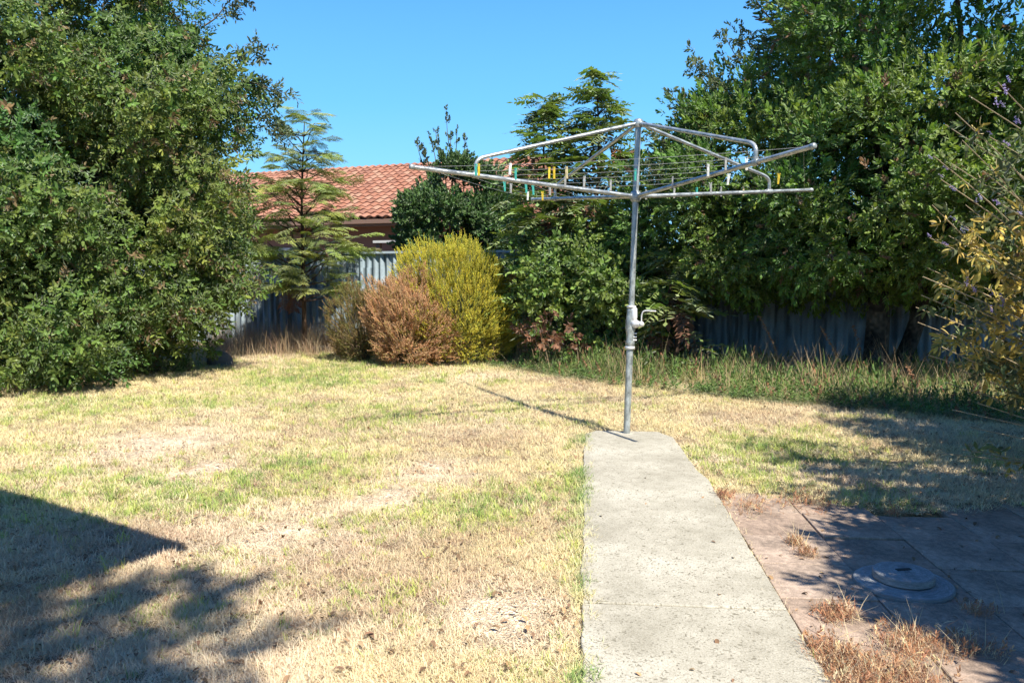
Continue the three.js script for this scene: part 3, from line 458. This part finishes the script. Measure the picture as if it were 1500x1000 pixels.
  // canes over the paving outside the frame's edge
  for (let i = 0; i < 34; i++) { const d = rr(0.4, 4.4), y = rr(1.5, 3.4); cane(V(Math.max(0.69 * d + 0.1, 1.8 + 0.395 * y) + rr(0, 0.5), y, -d), rr(0.3, 0.8), rr(1, 3), 0.4, 0.0065, 0.9); }
  sc.build('foliage', t); fl.build('blossom', t);
}

// ---------------------------------------------------------------- rotary clothes hoist
const galv = new THREE.MeshPhysicalMaterial({ color: new THREE.Color().setRGB(0.50, 0.53, 0.54), metalness: 0.55, roughness: 0.42 });
const galvDull = new THREE.MeshPhysicalMaterial({ color: new THREE.Color().setRGB(0.42, 0.46, 0.47), metalness: 0.4, roughness: 0.55 });
const silver = new THREE.MeshPhysicalMaterial({ color: new THREE.Color().setRGB(0.66, 0.66, 0.65), metalness: 0.3, roughness: 0.45 });
const mott = (() => { const a = lattice(14), b = lattice(60); return tex(256, (x, y, m) => { const u = x / m, v = y / m, k = 0.86 + 0.22 * (a(u, v) - 0.5) + 0.2 * (b(u, v) - 0.5); return [k, k, k - 0.01]; }); })(); for (const m of [galv, galvDull]) { m.map = mott; m.roughnessMap = mott; }
const wireM = std(0.42, 0.43, 0.43, 0.5, { metalness: 0.3 });
const wires = [];
{
  const b = V(1.063, 0.02, -7.287), lean = h => V(0.025 * h, h, 0), H = thing('clothes_hoist', 'galvanised rotary clothes hoist with four arms standing on the concrete path', 'clothes hoist', b.toArray());
  const HUB = 2.17, TOP = 2.83, R = 2.104, RISE = 0.148, TH = 24.74 * Math.PI / 180;
  part('lower_post', sweep([lean(-0.05), lean(0.4), lean(0.83)], 0.031, 18), galvDull, H);
  part('upper_post', sweep([lean(0.83), lean(1.6), lean(TOP - 0.02)], 0.0265, 18), galvDull, H);
  const up = new THREE.Quaternion().setFromUnitVectors(V(0, 1, 0), lean(1).normalize());
  const lathe = (pts, s = 24) => new THREE.LatheGeometry(pts.map(p => new THREE.Vector2(...p)), s);
  const gb = part('gearbox', xf(lathe([[0.031, -0.16], [0.042, -0.155], [0.042, -0.12], [0.036, -0.11], [0.04, -0.04], [0.047, 0], [0.047, 0.07], [0.038, 0.14], [0.04, 0.15], [0.04, 0.175], [0.028, 0.18]]), lean(0.98), up), galvDull, H);
  part('collar', xf(lathe([[0.03, -0.015], [0.045, -0.012], [0.045, 0.012], [0.03, 0.015]]), lean(0.80), up), silver, gb);
  part('collar', xf(lathe([[0.027, -0.012], [0.043, -0.01], [0.043, 0.01], [0.027, 0.012]]), lean(1.175), up), silver, gb);
  const g0 = lean(0.99), out = V(0.74, 0, 0.67).normalize();
  part('bevel_housing', mergeGeometries([xf(lathe([[0.001, 0], [0.04, 0], [0.038, 0.04], [0.026, 0.062], [0.022, 0.1], [0.001, 0.1]]), g0.clone().addScaledVector(out, 0.022).add(V(0, 0.03, 0)), faceY(out)), xf(lathe([[0.001, -0.03], [0.02, -0.028], [0.03, 0.02], [0.026, 0.1], [0.001, 0.12]]), g0.clone().addScaledVector(out, 0.035).add(V(0, 0.07, 0)), up)]), silver, gb);
  const c0 = g0.clone().addScaledVector(out, 0.115).add(V(0, 0.03, 0));
  part('crank_boss', xf(new THREE.SphereGeometry(0.026, 14, 10), c0), silver, gb);
  part('crank_handle', sweep(curve([c0, c0.clone().add(V(0.004, 0.09, 0)), c0.clone().add(V(0.02, 0.118, 0.01)), c0.clone().add(V(0.12, 0.12, 0.06))], 20), 0.0065, 8), silver, gb);
  const bolt = new THREE.CylinderGeometry(0.008, 0.008, 0.03, 6).rotateZ(Math.PI / 2);
  for (const y of [0.87, 0.9, 0.93]) part('bolt', xf(bolt, lean(y).add(V(0.04, 0, 0.02))), silver, gb);
  part('hub', xf(lathe([[0.027, -0.05], [0.04, -0.045], [0.052, -0.02], [0.052, 0.02], [0.04, 0.045], [0.027, 0.05]]), lean(HUB), up), galvDull, H);
  part('top_cap', xf(lathe([[0.027, -0.05], [0.04, -0.045], [0.045, 0], [0.035, 0.022], [0.012, 0.03], [0.001, 0.031]]), lean(TOP), up), galv, H);
  const tips = [], armP = (k, f) => { const a = TH + k * Math.PI / 2; return lean(HUB).add(V(Math.cos(a) * R * f, RISE * f, -Math.sin(a) * R * f)); };
  for (let k = 0; k < 4; k++) {
    const arm = part('arm', sweep([armP(k, 0.02), armP(k, 0.5), armP(k, 1)], 0.0185, 14), galv, H); tips.push(armP(k, 1));
    part('end_cap', xf(lathe([[0.001, -0.02], [0.0215, -0.018], [0.0215, 0.012], [0.015, 0.02], [0.001, 0.021]]), armP(k, 1), faceY(armP(k, 1).sub(armP(k, 0)))), galvDull, arm);
    const foot = armP(k, 0.74), el = foot.clone().add(V(0, 0.135, 0)), tp = lean(TOP - 0.01), into = tp.clone().sub(el).normalize();
    const bend = []; for (let i = 0; i <= 8; i++) { const u = i / 8, p0 = el.clone().add(V(0, -0.06, 0)), p2 = el.clone().addScaledVector(into, 0.09); bend.push(p0.multiplyScalar((1 - u) ** 2).addScaledVector(el, 2 * u * (1 - u)).addScaledVector(p2, u * u)); }
    part('strut', sweep([foot, ...bend, el.clone().lerp(tp, 0.5), tp], 0.0165, 12), galv, H);
    part('strut_clamp', xf(lathe([[0.0205, -0.03], [0.026, -0.028], [0.026, 0.028], [0.0205, 0.03]], 16), foot, faceY(armP(k, 1).sub(armP(k, 0)))), galvDull, arm);
  }
  for (const f of [0.3, 0.43, 0.56, 0.69, 0.82, 0.96]) for (let k = 0; k < 4; k++) {
    const A = armP(k, f).add(V(0, 0.012, 0)), B = armP((k + 1) % 4, f).add(V(0, 0.012, 0)), pts = []; for (let i = 0; i <= 10; i++) { const u = i / 10; pts.push(A.clone().lerp(B, u).add(V(0, -0.05 * f * 4 * u * (1 - u) * 0.5, 0))); }
    part('wire', sweep(pts, 0.0013, 5), wireM, H); wires.push(pts.map(p => p.clone().add(b)));
  }
}
// ---------------------------------------------------------------- pegs on the wires
{
  const colours = { teal: [0.05, 0.36, 0.30], yellow: [0.62, 0.44, 0.03], white: [0.72, 0.72, 0.68], cream: [0.60, 0.50, 0.28], grey: [0.34, 0.34, 0.32] };
  const half = (() => { const s = new THREE.Shape([[-0.0035, -0.042], [0.0035, -0.04], [0.004, -0.012], [0.0052, 0.0], [0.0045, 0.02], [0.008, 0.036], [0.004, 0.037], [-0.001, 0.018], [-0.001, -0.01]].map(p => new THREE.Vector2(...p))); return new THREE.ExtrudeGeometry(s, { depth: 0.011, bevelEnabled: true, bevelSize: 0.0008, bevelThickness: 0.0008, bevelSegments: 1 }).translate(0.002, 0, -0.0055); })();
  const spring = new THREE.TorusGeometry(0.006, 0.0013, 6, 12), halfL = half.clone().rotateY(Math.PI), steel = std(0.5, 0.5, 0.5, 0.35, { metalness: 0.8 });
  const mats = Object.fromEntries(Object.entries(colours).map(([k, c]) => [k, std(...c, 0.5)]));
  const list = [[696, 254, 'teal'], [701, 253, 'yellow'], [749, 252, 'white'], [754, 259, 'teal'], [749, 276, 'grey'], [739, 274, 'teal'], [771, 277, 'teal'], [774, 286, 'white'], [781, 281, 'teal'], [795, 286, 'yellow'], [803, 257, 'yellow'], [812, 253, 'yellow'], [829, 255, 'cream'], [807, 276, 'grey'], [828, 272, 'grey'], [895, 280, 'grey'], [946, 281, 'grey'], [986, 275, 'grey'], [988, 284, 'grey'], [1020, 276, 'teal'], [1041, 277, 'grey'], [1057, 276, 'grey'], [1089, 275, 'cream'], [1132, 266, 'yellow'], [1098, 240, 'white'], [1039, 256, 'white'], [1073, 260, 'white'], [1064, 240, 'grey'], [856, 268, 'grey'], [930, 258, 'teal']];
  const words = { teal: 'teal green plastic clothes peg clipped on a hoist wire', yellow: 'yellow plastic clothes peg clipped on a hoist wire', white: 'white plastic clothes peg clipped on a hoist wire', cream: 'cream wooden clothes peg clipped on a hoist wire', grey: 'weathered grey clothes peg clipped on a hoist wire' };
  for (const [px, py, k] of list) {
    let best = null;
    for (const w of wires) for (let i = 0; i < w.length - 1; i++) for (let u = 0; u < 1; u += 0.1) { const p = w[i].clone().lerp(w[i + 1], u), q = project(p.clone().add(V(0, 0.0, 0))), e = (q[0] - px) ** 2 + (q[1] - py) ** 2; if (!best || e < best.e) best = { e, p, t: w[i + 1].clone().sub(w[i]) }; }
    const g = thing('clothes_peg', words[k], 'peg', best.p.clone().add(V(0, 0.012, 0)).toArray(), k + ' pegs on the hoist');
    g.rotation.y = Math.atan2(-best.t.z, best.t.x) + Math.PI / 2 + rr(-0.2, 0.2); g.rotateZ(rr(-0.15, 0.15)); g.scale.setScalar(1.18);
    part('peg_half', half, mats[k], g); part('peg_half', halfL, mats[k], g); part('spring', spring, steel, g);
  }
}

// ---------------------------------------------------------------- grass
function blades(n, len, wid, lean, spread) {
  const pos = [], idx = [];
  for (let i = 0; i < n; i++) {
    const a = rr(0, 6.283), l = len * rr(0.5, 1.2), w = wid * rr(0.6, 1.2), th = lean * rr(0.35, 1.1), bx = rr(-spread, spread), bz = rr(-spread, spread), b = pos.length / 3;
    const d = [Math.cos(a), Math.sin(a)], s = [-d[1] * w / 2, d[0] * w / 2], curl = rr(0.0, 0.5);
    for (const t of [0, 0.5, 1]) { const ang = th + curl * t, h = l * t * Math.cos(ang), o = l * t * Math.sin(ang), k = t === 1 ? 0.15 : 1 - 0.3 * t; pos.push(bx + d[0] * o - s[0] * k, h, bz + d[1] * o - s[1] * k, bx + d[0] * o + s[0] * k, h, bz + d[1] * o + s[1] * k); }
    idx.push(b, b + 1, b + 2, b + 2, b + 1, b + 3, b + 2, b + 3, b + 4, b + 4, b + 3, b + 5);
  }
  const g = new THREE.BufferGeometry(); g.setAttribute('position', new THREE.Float32BufferAttribute(pos, 3)); g.setIndex(idx); g.computeVertexNormals(); return g;
}
const grassMat = leafMat(1.0, 0.3, 0, 0.5);
const yaw = () => new THREE.Quaternion().setFromAxisAngle(V(0, 1, 0), rr(0, 6.283));
{
  const thatch = new Scatter([0, 1, 2, 3].map(() => blades(20, 0.046, 0.0034, 1.5, 0.045)), grassMat), green = new Scatter([0, 1, 2].map(() => blades(14, 0.05, 0.0036, 0.75, 0.03)), grassMat);
  const straw = [0.74, 0.63, 0.35], dead = [0.46, 0.32, 0.20], lime = [0.46, 0.50, 0.12], leafy = [0.16, 0.28, 0.055], dust = [0.72, 0.60, 0.42], beige = [0.78, 0.65, 0.46];
  const N = 140000;
  for (let i = 0; i < N; i++) {
    const d = 1.9 + 14.5 * Math.pow(rnd(), 1.35), x = rr(-0.75, 0.7) * d, z = -d;
    if (x < -10 || x > 8 || z < fenceZ(x) + 0.1) continue;
    const m = inPath(x, z, -0.02 - 0.02 * rnd()) || inPave(x, z, -0.03 * rnd()); if (m) continue;
    const [g, b, bare] = cover(x, z); if (rnd() < bare * 0.93) continue;
    const hf = noise(x * 7, z * 7, 2, 3.1); if (hf < -0.16 && rnd() < 0.75) continue; const s = (0.75 + d * 0.045) * rr(0.7, 1.2) * (1 + 0.5 * hf), y = Math.max(groundH(x, z), -0.01), k = noise(x * 5, z * 5, 2, 9);
    if (rnd() < g * 0.55) green.add(V(x, y, z), yaw(), V(s, s * rr(0.7, 1.4), s), tint(mix3(lime, leafy, clamp(g * 0.55 + k * 1.2 + rr(-0.35, 0.25))), 0.25, 0.08));
    else thatch.add(V(x, y, z), yaw(), V(s, s * rr(0.6, 1.6), s), tint(mix3(mix3(mix3(mix3(straw, beige, clamp(sstep(6.5, 3.5, d) * 0.8 + noise(x * 0.9, z * 0.9, 2, 5.5) * 1.5)), lime, g * 0.5 * rnd()), dead, clamp(b * rr(0.1, 0.95) + (rnd() < 0.1 ? 0.8 : 0))), dust, bare), 0.22, 0.06));
  }
  for (let i = 0; i < 420; i++) { const s_ = rr(-0.3, 4.6), p = P0.clone().addScaledVector(AX, s_).addScaledVector(LX, rr(-0.05, 0.035)), k = noise(s_ * 1.7, 2.2, 2); if (k + rr(-0.25, 0.25) < -0.02) continue; (rnd() < 0.4 ? green : thatch).add(V(p.x, 0.012, p.z), yaw(), rr(0.8, 1.4), tint(mix3(straw, leafy, clamp(k * 2 + rr(0, 0.6))), 0.25, 0.08)); }
  const litter = new Scatter([0, 1, 2].map(() => leaf(0.03, 0.014, 0.4, 0.5).rotateX(-1.45)), std(1, 1, 1, 0.95, { side: THREE.DoubleSide }));
  for (let i = 0; i < 7000; i++) { const d = 2 + 13 * Math.pow(rnd(), 1.2), x = rr(-0.72, 0.68) * d, z = -d, onHard = inPath(x, z) || inPave(x, z); if ((onHard && rnd() > (inPath(x, z) ? 0.06 : 0.25)) || z < fenceZ(x) + 0.3) continue; litter.add(V(x, onHard ? (inPath(x, z) ? 0.031 : 0.016) : groundH(x, z) + rr(0.012, 0.035), z), yaw().multiply(new THREE.Quaternion().setFromAxisAngle(V(1, 0, 0), onHard ? 0 : rr(-0.5, 0.5))), rr(0.5, 1.5), tint(rnd() < 0.5 ? [0.17, 0.10, 0.055] : [0.30, 0.19, 0.10], 0.4, 0.1)); }
  litter.build('leaf_litter', scene, { label: 'small fallen brown leaves scattered over the lawn', category: 'litter' });
  thatch.build('dry_grass', scene, { label: 'short dry straw grass covering the lawn', category: 'grass' });
  green.build('green_grass', scene, { label: 'green grass tufts scattered through the dry lawn', category: 'grass' });
}
{ // the unmown strip along the fence, and dry stalks by the pale fence
  const tall = new Scatter([0, 1, 2].map(() => blades(18, 0.42, 0.006, 0.75, 0.09)), grassMat), herb = new Scatter([0, 1, 2].map(() => cluster(14, 0.07, 0.022, 1.0, 0.3)), grassMat);
  const edge = [[560, 520], [640, 524], [760, 545], [900, 566], [1000, 576], [1150, 592], [1300, 606], [1500, 625]].map(q => groundAt(...q));
  const edgeZ = x => { for (let i = 0; i < edge.length - 1; i++) if (x <= edge[i + 1].x) return lerp(edge[i].z, edge[i + 1].z, clamp((x - edge[i].x) / (edge[i + 1].x - edge[i].x))); return edge.at(-1).z; };
  for (let i = 0; i < 9000; i++) {
    const x = rr(-2.6, 8), z0 = edgeZ(x), z1 = fenceZ(x) + 0.15; const f = Math.pow(rnd(), 1.5), z = lerp(z0, z1, f) + 0.25 * noise(x * 1.2, 3.3, 2); if (z < z1) continue;
    const k = noise(x * 0.9, z * 0.9, 3, 1.7), rise = sstep(-0.05, 0.4, f) * clamp(0.55 + 2.0 * k, 0.1, 1.1) * (x < -0.6 ? 0.6 : 1), c = mix3([0.44, 0.37, 0.14], [0.17, 0.25, 0.045], clamp(0.45 + k * 2.4 + rr(-0.5, 0.5)));
    if (k < -0.12 && rnd() < 0.6) continue; if (rnd() < 0.5) tall.add(V(x, groundH(x, z) - 0.01, z), yaw(), V(1, 0.2 + rise * rr(0.3, 1.2), 1), tint(rnd() < 0.28 ? [0.50, 0.40, 0.22] : c, 0.25, 0.1));
    else herb.add(V(x, groundH(x, z), z), spun(V(rr(-0.4, 0.4), 1, rr(-0.4, 0.4)).normalize()), V(1, 0.3 + rise * rr(0.4, 1.3), 1), tint(rnd() < 0.12 ? [0.28, 0.14, 0.07] : [0.11, 0.19, 0.035], 0.3, 0.1));
  }
  tall.build('tall_grass', scene, { label: 'unmown tall grass growing along the foot of the back fence', category: 'grass' });
  herb.build('weed_undergrowth', scene, { label: 'leafy green weeds growing among the tall grass by the fence', category: 'weeds' });
  const dry = new Scatter([0, 1, 2].map(() => blades(9, 0.55, 0.005, 0.35, 0.08)), grassMat);
  for (let i = 0; i < 1500; i++) { const p = groundAt(rr(290, 640), rr(508, 528)); const x = p.x, z = lerp(p.z, fenceZ(p.x) + 0.2, rnd() * 0.9); if (z > -12.3) continue; dry.add(V(x, groundH(x, z) - 0.01, z), yaw(), V(1, rr(0.25, 1.25) * (x < -2.2 ? 1 : 0.6), 1), tint(rnd() < 0.35 ? [0.34, 0.22, 0.15] : [0.44, 0.33, 0.20], 0.3, 0.1)); }
  for (let i = 0; i < 520; i++) { const x = rr(-1.2, 7), z = lerp(edgeZ(x), fenceZ(x), rr(0.05, 0.7)); if (noise(x * 1.3, z * 1.3, 2, 8) < -0.05) continue; dry.add(V(x, groundH(x, z) - 0.01, z), yaw(), V(1, rr(0.5, 1.35), 1), tint([0.46, 0.34, 0.19], 0.3, 0.1)); }
  dry.build('dry_stalks', scene, { label: 'dry brown grass stalks standing at the foot of the fence', category: 'grass' });
  // red-brown dried weeds in the paving joints
  const dw = new Scatter([cluster(12, 0.015, 0.0045, 1.3, 0.035), cluster(10, 0.017, 0.005, 1.2, 0.03), blades(12, 0.04, 0.0022, 1.25, 0.035), blades(12, 0.05, 0.0022, 1.35, 0.035)], grassMat), st = new Scatter([blades(3, 0.13, 0.0026, 1.0, 0.03)], grassMat);
  const patches = [[1215, 965, 0.14, 200], [1250, 1000, 0.2, 300], [1330, 995, 0.16, 130], [1225, 905, 0.09, 110], [1340, 950, 0.15, 170], [1180, 815, 0.06, 40], [1165, 800, 0.05, 40], [1310, 755, 0.07, 30], [1100, 745, 0.2, 70], [1180, 738, 0.25, 80], [1060, 730, 0.08, 60], [1420, 955, 0.12, 60], [1430, 900, 0.08, 30]];
  for (const [px, py, r, n] of patches) { const c = groundAt(px, py); for (let i = 0; i < n; i++) { const a = rr(0, 6.28), q = r * Math.sqrt(-Math.log(1 - rnd() * 0.95)) * 0.7, x = c.x + Math.cos(a) * q, z = c.z + Math.sin(a) * q; if (inPath(x, z, 0.0)) continue; dw.add(V(x, 0.008 + rr(0, 0.02), z), spun(V(rr(-0.7, 0.7), 1, rr(-0.7, 0.7)).normalize()), rr(0.6, 1.4), tint(rnd() < 0.3 ? [0.62, 0.47, 0.27] : [0.40, 0.20, 0.10], 0.4, 0.12)); if (rnd() < 0.1) st.add(V(x, 0, z), yaw(), rr(0.6, 1.3), tint([0.5, 0.4, 0.25], 0.2)); } }
  dw.build('dried_weeds', scene, { label: 'dried rusty weeds growing in the joints of the pavers', category: 'weeds' }); st.build('weed_stalks', scene, { label: 'thin straw stalks standing among the pavers', category: 'weeds' });
}
// seed-head weeds against the dark fence
{
  const stemM = std(0.26, 0.18, 0.09, 0.9), seeds = std(0.24, 0.12, 0.06, 0.9);
  const list = [[1148, 560, 1112, 462, 'tall brown seed stalk weed against the dark fence, the nearer to the hoist'], [1240, 568, 1202, 478, 'tall forked brown seed stalk weed in front of the dark fence'], [1262, 560, 1250, 476, 'slim pale seed stalk weed beside the forked one'], [1335, 590, 1330, 535, 'short looped yellow green weed near the flowering shrub']];
  for (const [bx, by, tx, ty, label] of list) {
    const b = groundAt(bx, by); b.y = groundH(b.x, b.z) - 0.01; const r = ray(tx, ty), top = r.multiplyScalar(b.z / r.z).add(V(0, EYE, 0));
    const t = thing('seed_weed', label, 'weed'), pts = curve([b, b.clone().lerp(top, 0.5).add(V(0.04, 0.03, 0)), top], 12); part('stem', sweep(pts, pts.map((_, i) => lerp(0.007, 0.003, i / 12)), 5), stemM, t);
    const g = []; for (let i = 0; i < 90; i++) { const f = rr(0.35, 1), k = f * 11.9, p = pts[Math.floor(k)].clone().lerp(pts[Math.floor(k) + 1], k % 1); g.push(xf(leaf(0.03, 0.014, 0.3, 0.2), p.add(rdir().multiplyScalar(0.018)), spun(rdir()))); } part('seed_head', mergeGeometries(g), seeds, t);
  }
}
// stones by the back of the lawn
{
  const stone = (px, py, s, label, c) => { const p = groundAt(px, py), g = new THREE.IcosahedronGeometry(1, 3), a = g.attributes.position; for (let i = 0; i < a.count; i++) { const v = V(a.getX(i), a.getY(i), a.getZ(i)), k = 1 + 0.28 * noise(v.x * 1.3 + px, v.y * 1.3 + v.z, 3, v.z); a.setXYZ(i, v.x * s[0] * k, v.y * s[1] * k, v.z * s[2] * k); } g.computeVertexNormals(); const m = new THREE.Mesh(g, std(...c, 0.95)); m.name = numbered('garden_stone'); m.position.set(p.x, s[1] * 0.45, p.z); scene.add(m); tag(m, label, 'stone'); };
  stone(470, 516, [0.2, 0.09, 0.14], 'flat pale grey stone at the lawn edge below the feathery tree', [0.42, 0.40, 0.37]);
  stone(322, 536, [0.2, 0.17, 0.18], 'rounded grey stone half hidden under the big dense tree', [0.12, 0.115, 0.11]);
  stone(610, 522, [0.45, 0.05, 0.16], 'long low grey stone in front of the golden bush', [0.26, 0.25, 0.25]);
}
// ---------------------------------------------------------------- outside the frame: what casts the near shadows
{
  const Z = 3.2, d1 = V(-0.84, 0, -0.54), d2 = V(-0.56, 0, 0.83), sh = Z / Math.tan(SUN_ELEV);
  const g0 = groundAt(270, 802), C = V(g0.x + SUN_X * sh, Z, g0.z + SUN_Z * sh);
  const t = thing('patio_roof', 'flat timber patio roof reaching over the lawn on square posts', 'patio roof', [C.x, 0, C.z]); t.rotation.y = Math.atan2(-d1.z, d1.x);
  const m = std(0.35, 0.3, 0.25, 0.8), box = (x0, x1, y0, y1, z0, z1) => new THREE.BoxGeometry(x1 - x0, y1 - y0, z1 - z0).translate((x0 + x1) / 2, (y0 + y1) / 2, (z0 + z1) / 2);
  const lz = d1.clone().cross(V(0, 1, 0)).dot(d2) > 0 ? 1 : -1;
  const span = lz > 0 ? [0, 4] : [-4, 0];
  part('roof_sheet', box(0, 5, Z - 0.02, Z + 0.02, ...span), m, t);
  part('fascia', box(0, 5, Z - 0.14, Z - 0.021, lz > 0 ? 0.0 : -0.04, lz > 0 ? 0.04 : 0.0), m, t);
  for (const [x, z] of [[3.4, 0.1], [3.4, 3.7]]) part('post', box(x - 0.05, x + 0.05, -0.02, Z - 0.021, lz * z - 0.05, lz * z + 0.05), m, t);
  const tr = thing('shade_tree', 'light leafy tree standing behind the viewpoint, dappling the lawn', 'tree');
  part('trunk', mergeGeometries([limb(V(2.2, -0.03, 4.6), V(1.9, 6.2, 4.0), 0.18, 0.1, 0.03), ...[[0.6, 8.2, 2.8], [2.2, 8.4, 2.6], [1.5, 9, 3.6], [1.6, 8.0, 2.2]].map(q => limb(V(1.9, 6.1, 4.0), V(...q), 0.06, 0.015))]), barkGrey, tr);
  const cs = clumpsOf([[[0.95, 8.4, 2.75], [1.45, 0.9, 0.85]], [[0.7, 8.5, 3.8], [1.7, 0.9, 1.1]]], 95, 0.22, 0.42, 0.3);
  crown(tr, cs, 60, [0, 1].map(() => cluster(9, 0.11, 0.045, 1.1, 0.12, 0.2)), leafMat(1.0, 0.25, 0.3, 0.4), () => () => tint([0.06, 0.11, 0.025], 0.3), {});
}
scene.traverse(o => { if (o.isMesh) { o.castShadow = true; o.receiveShadow = true; } });
renderer.render(scene, camera);
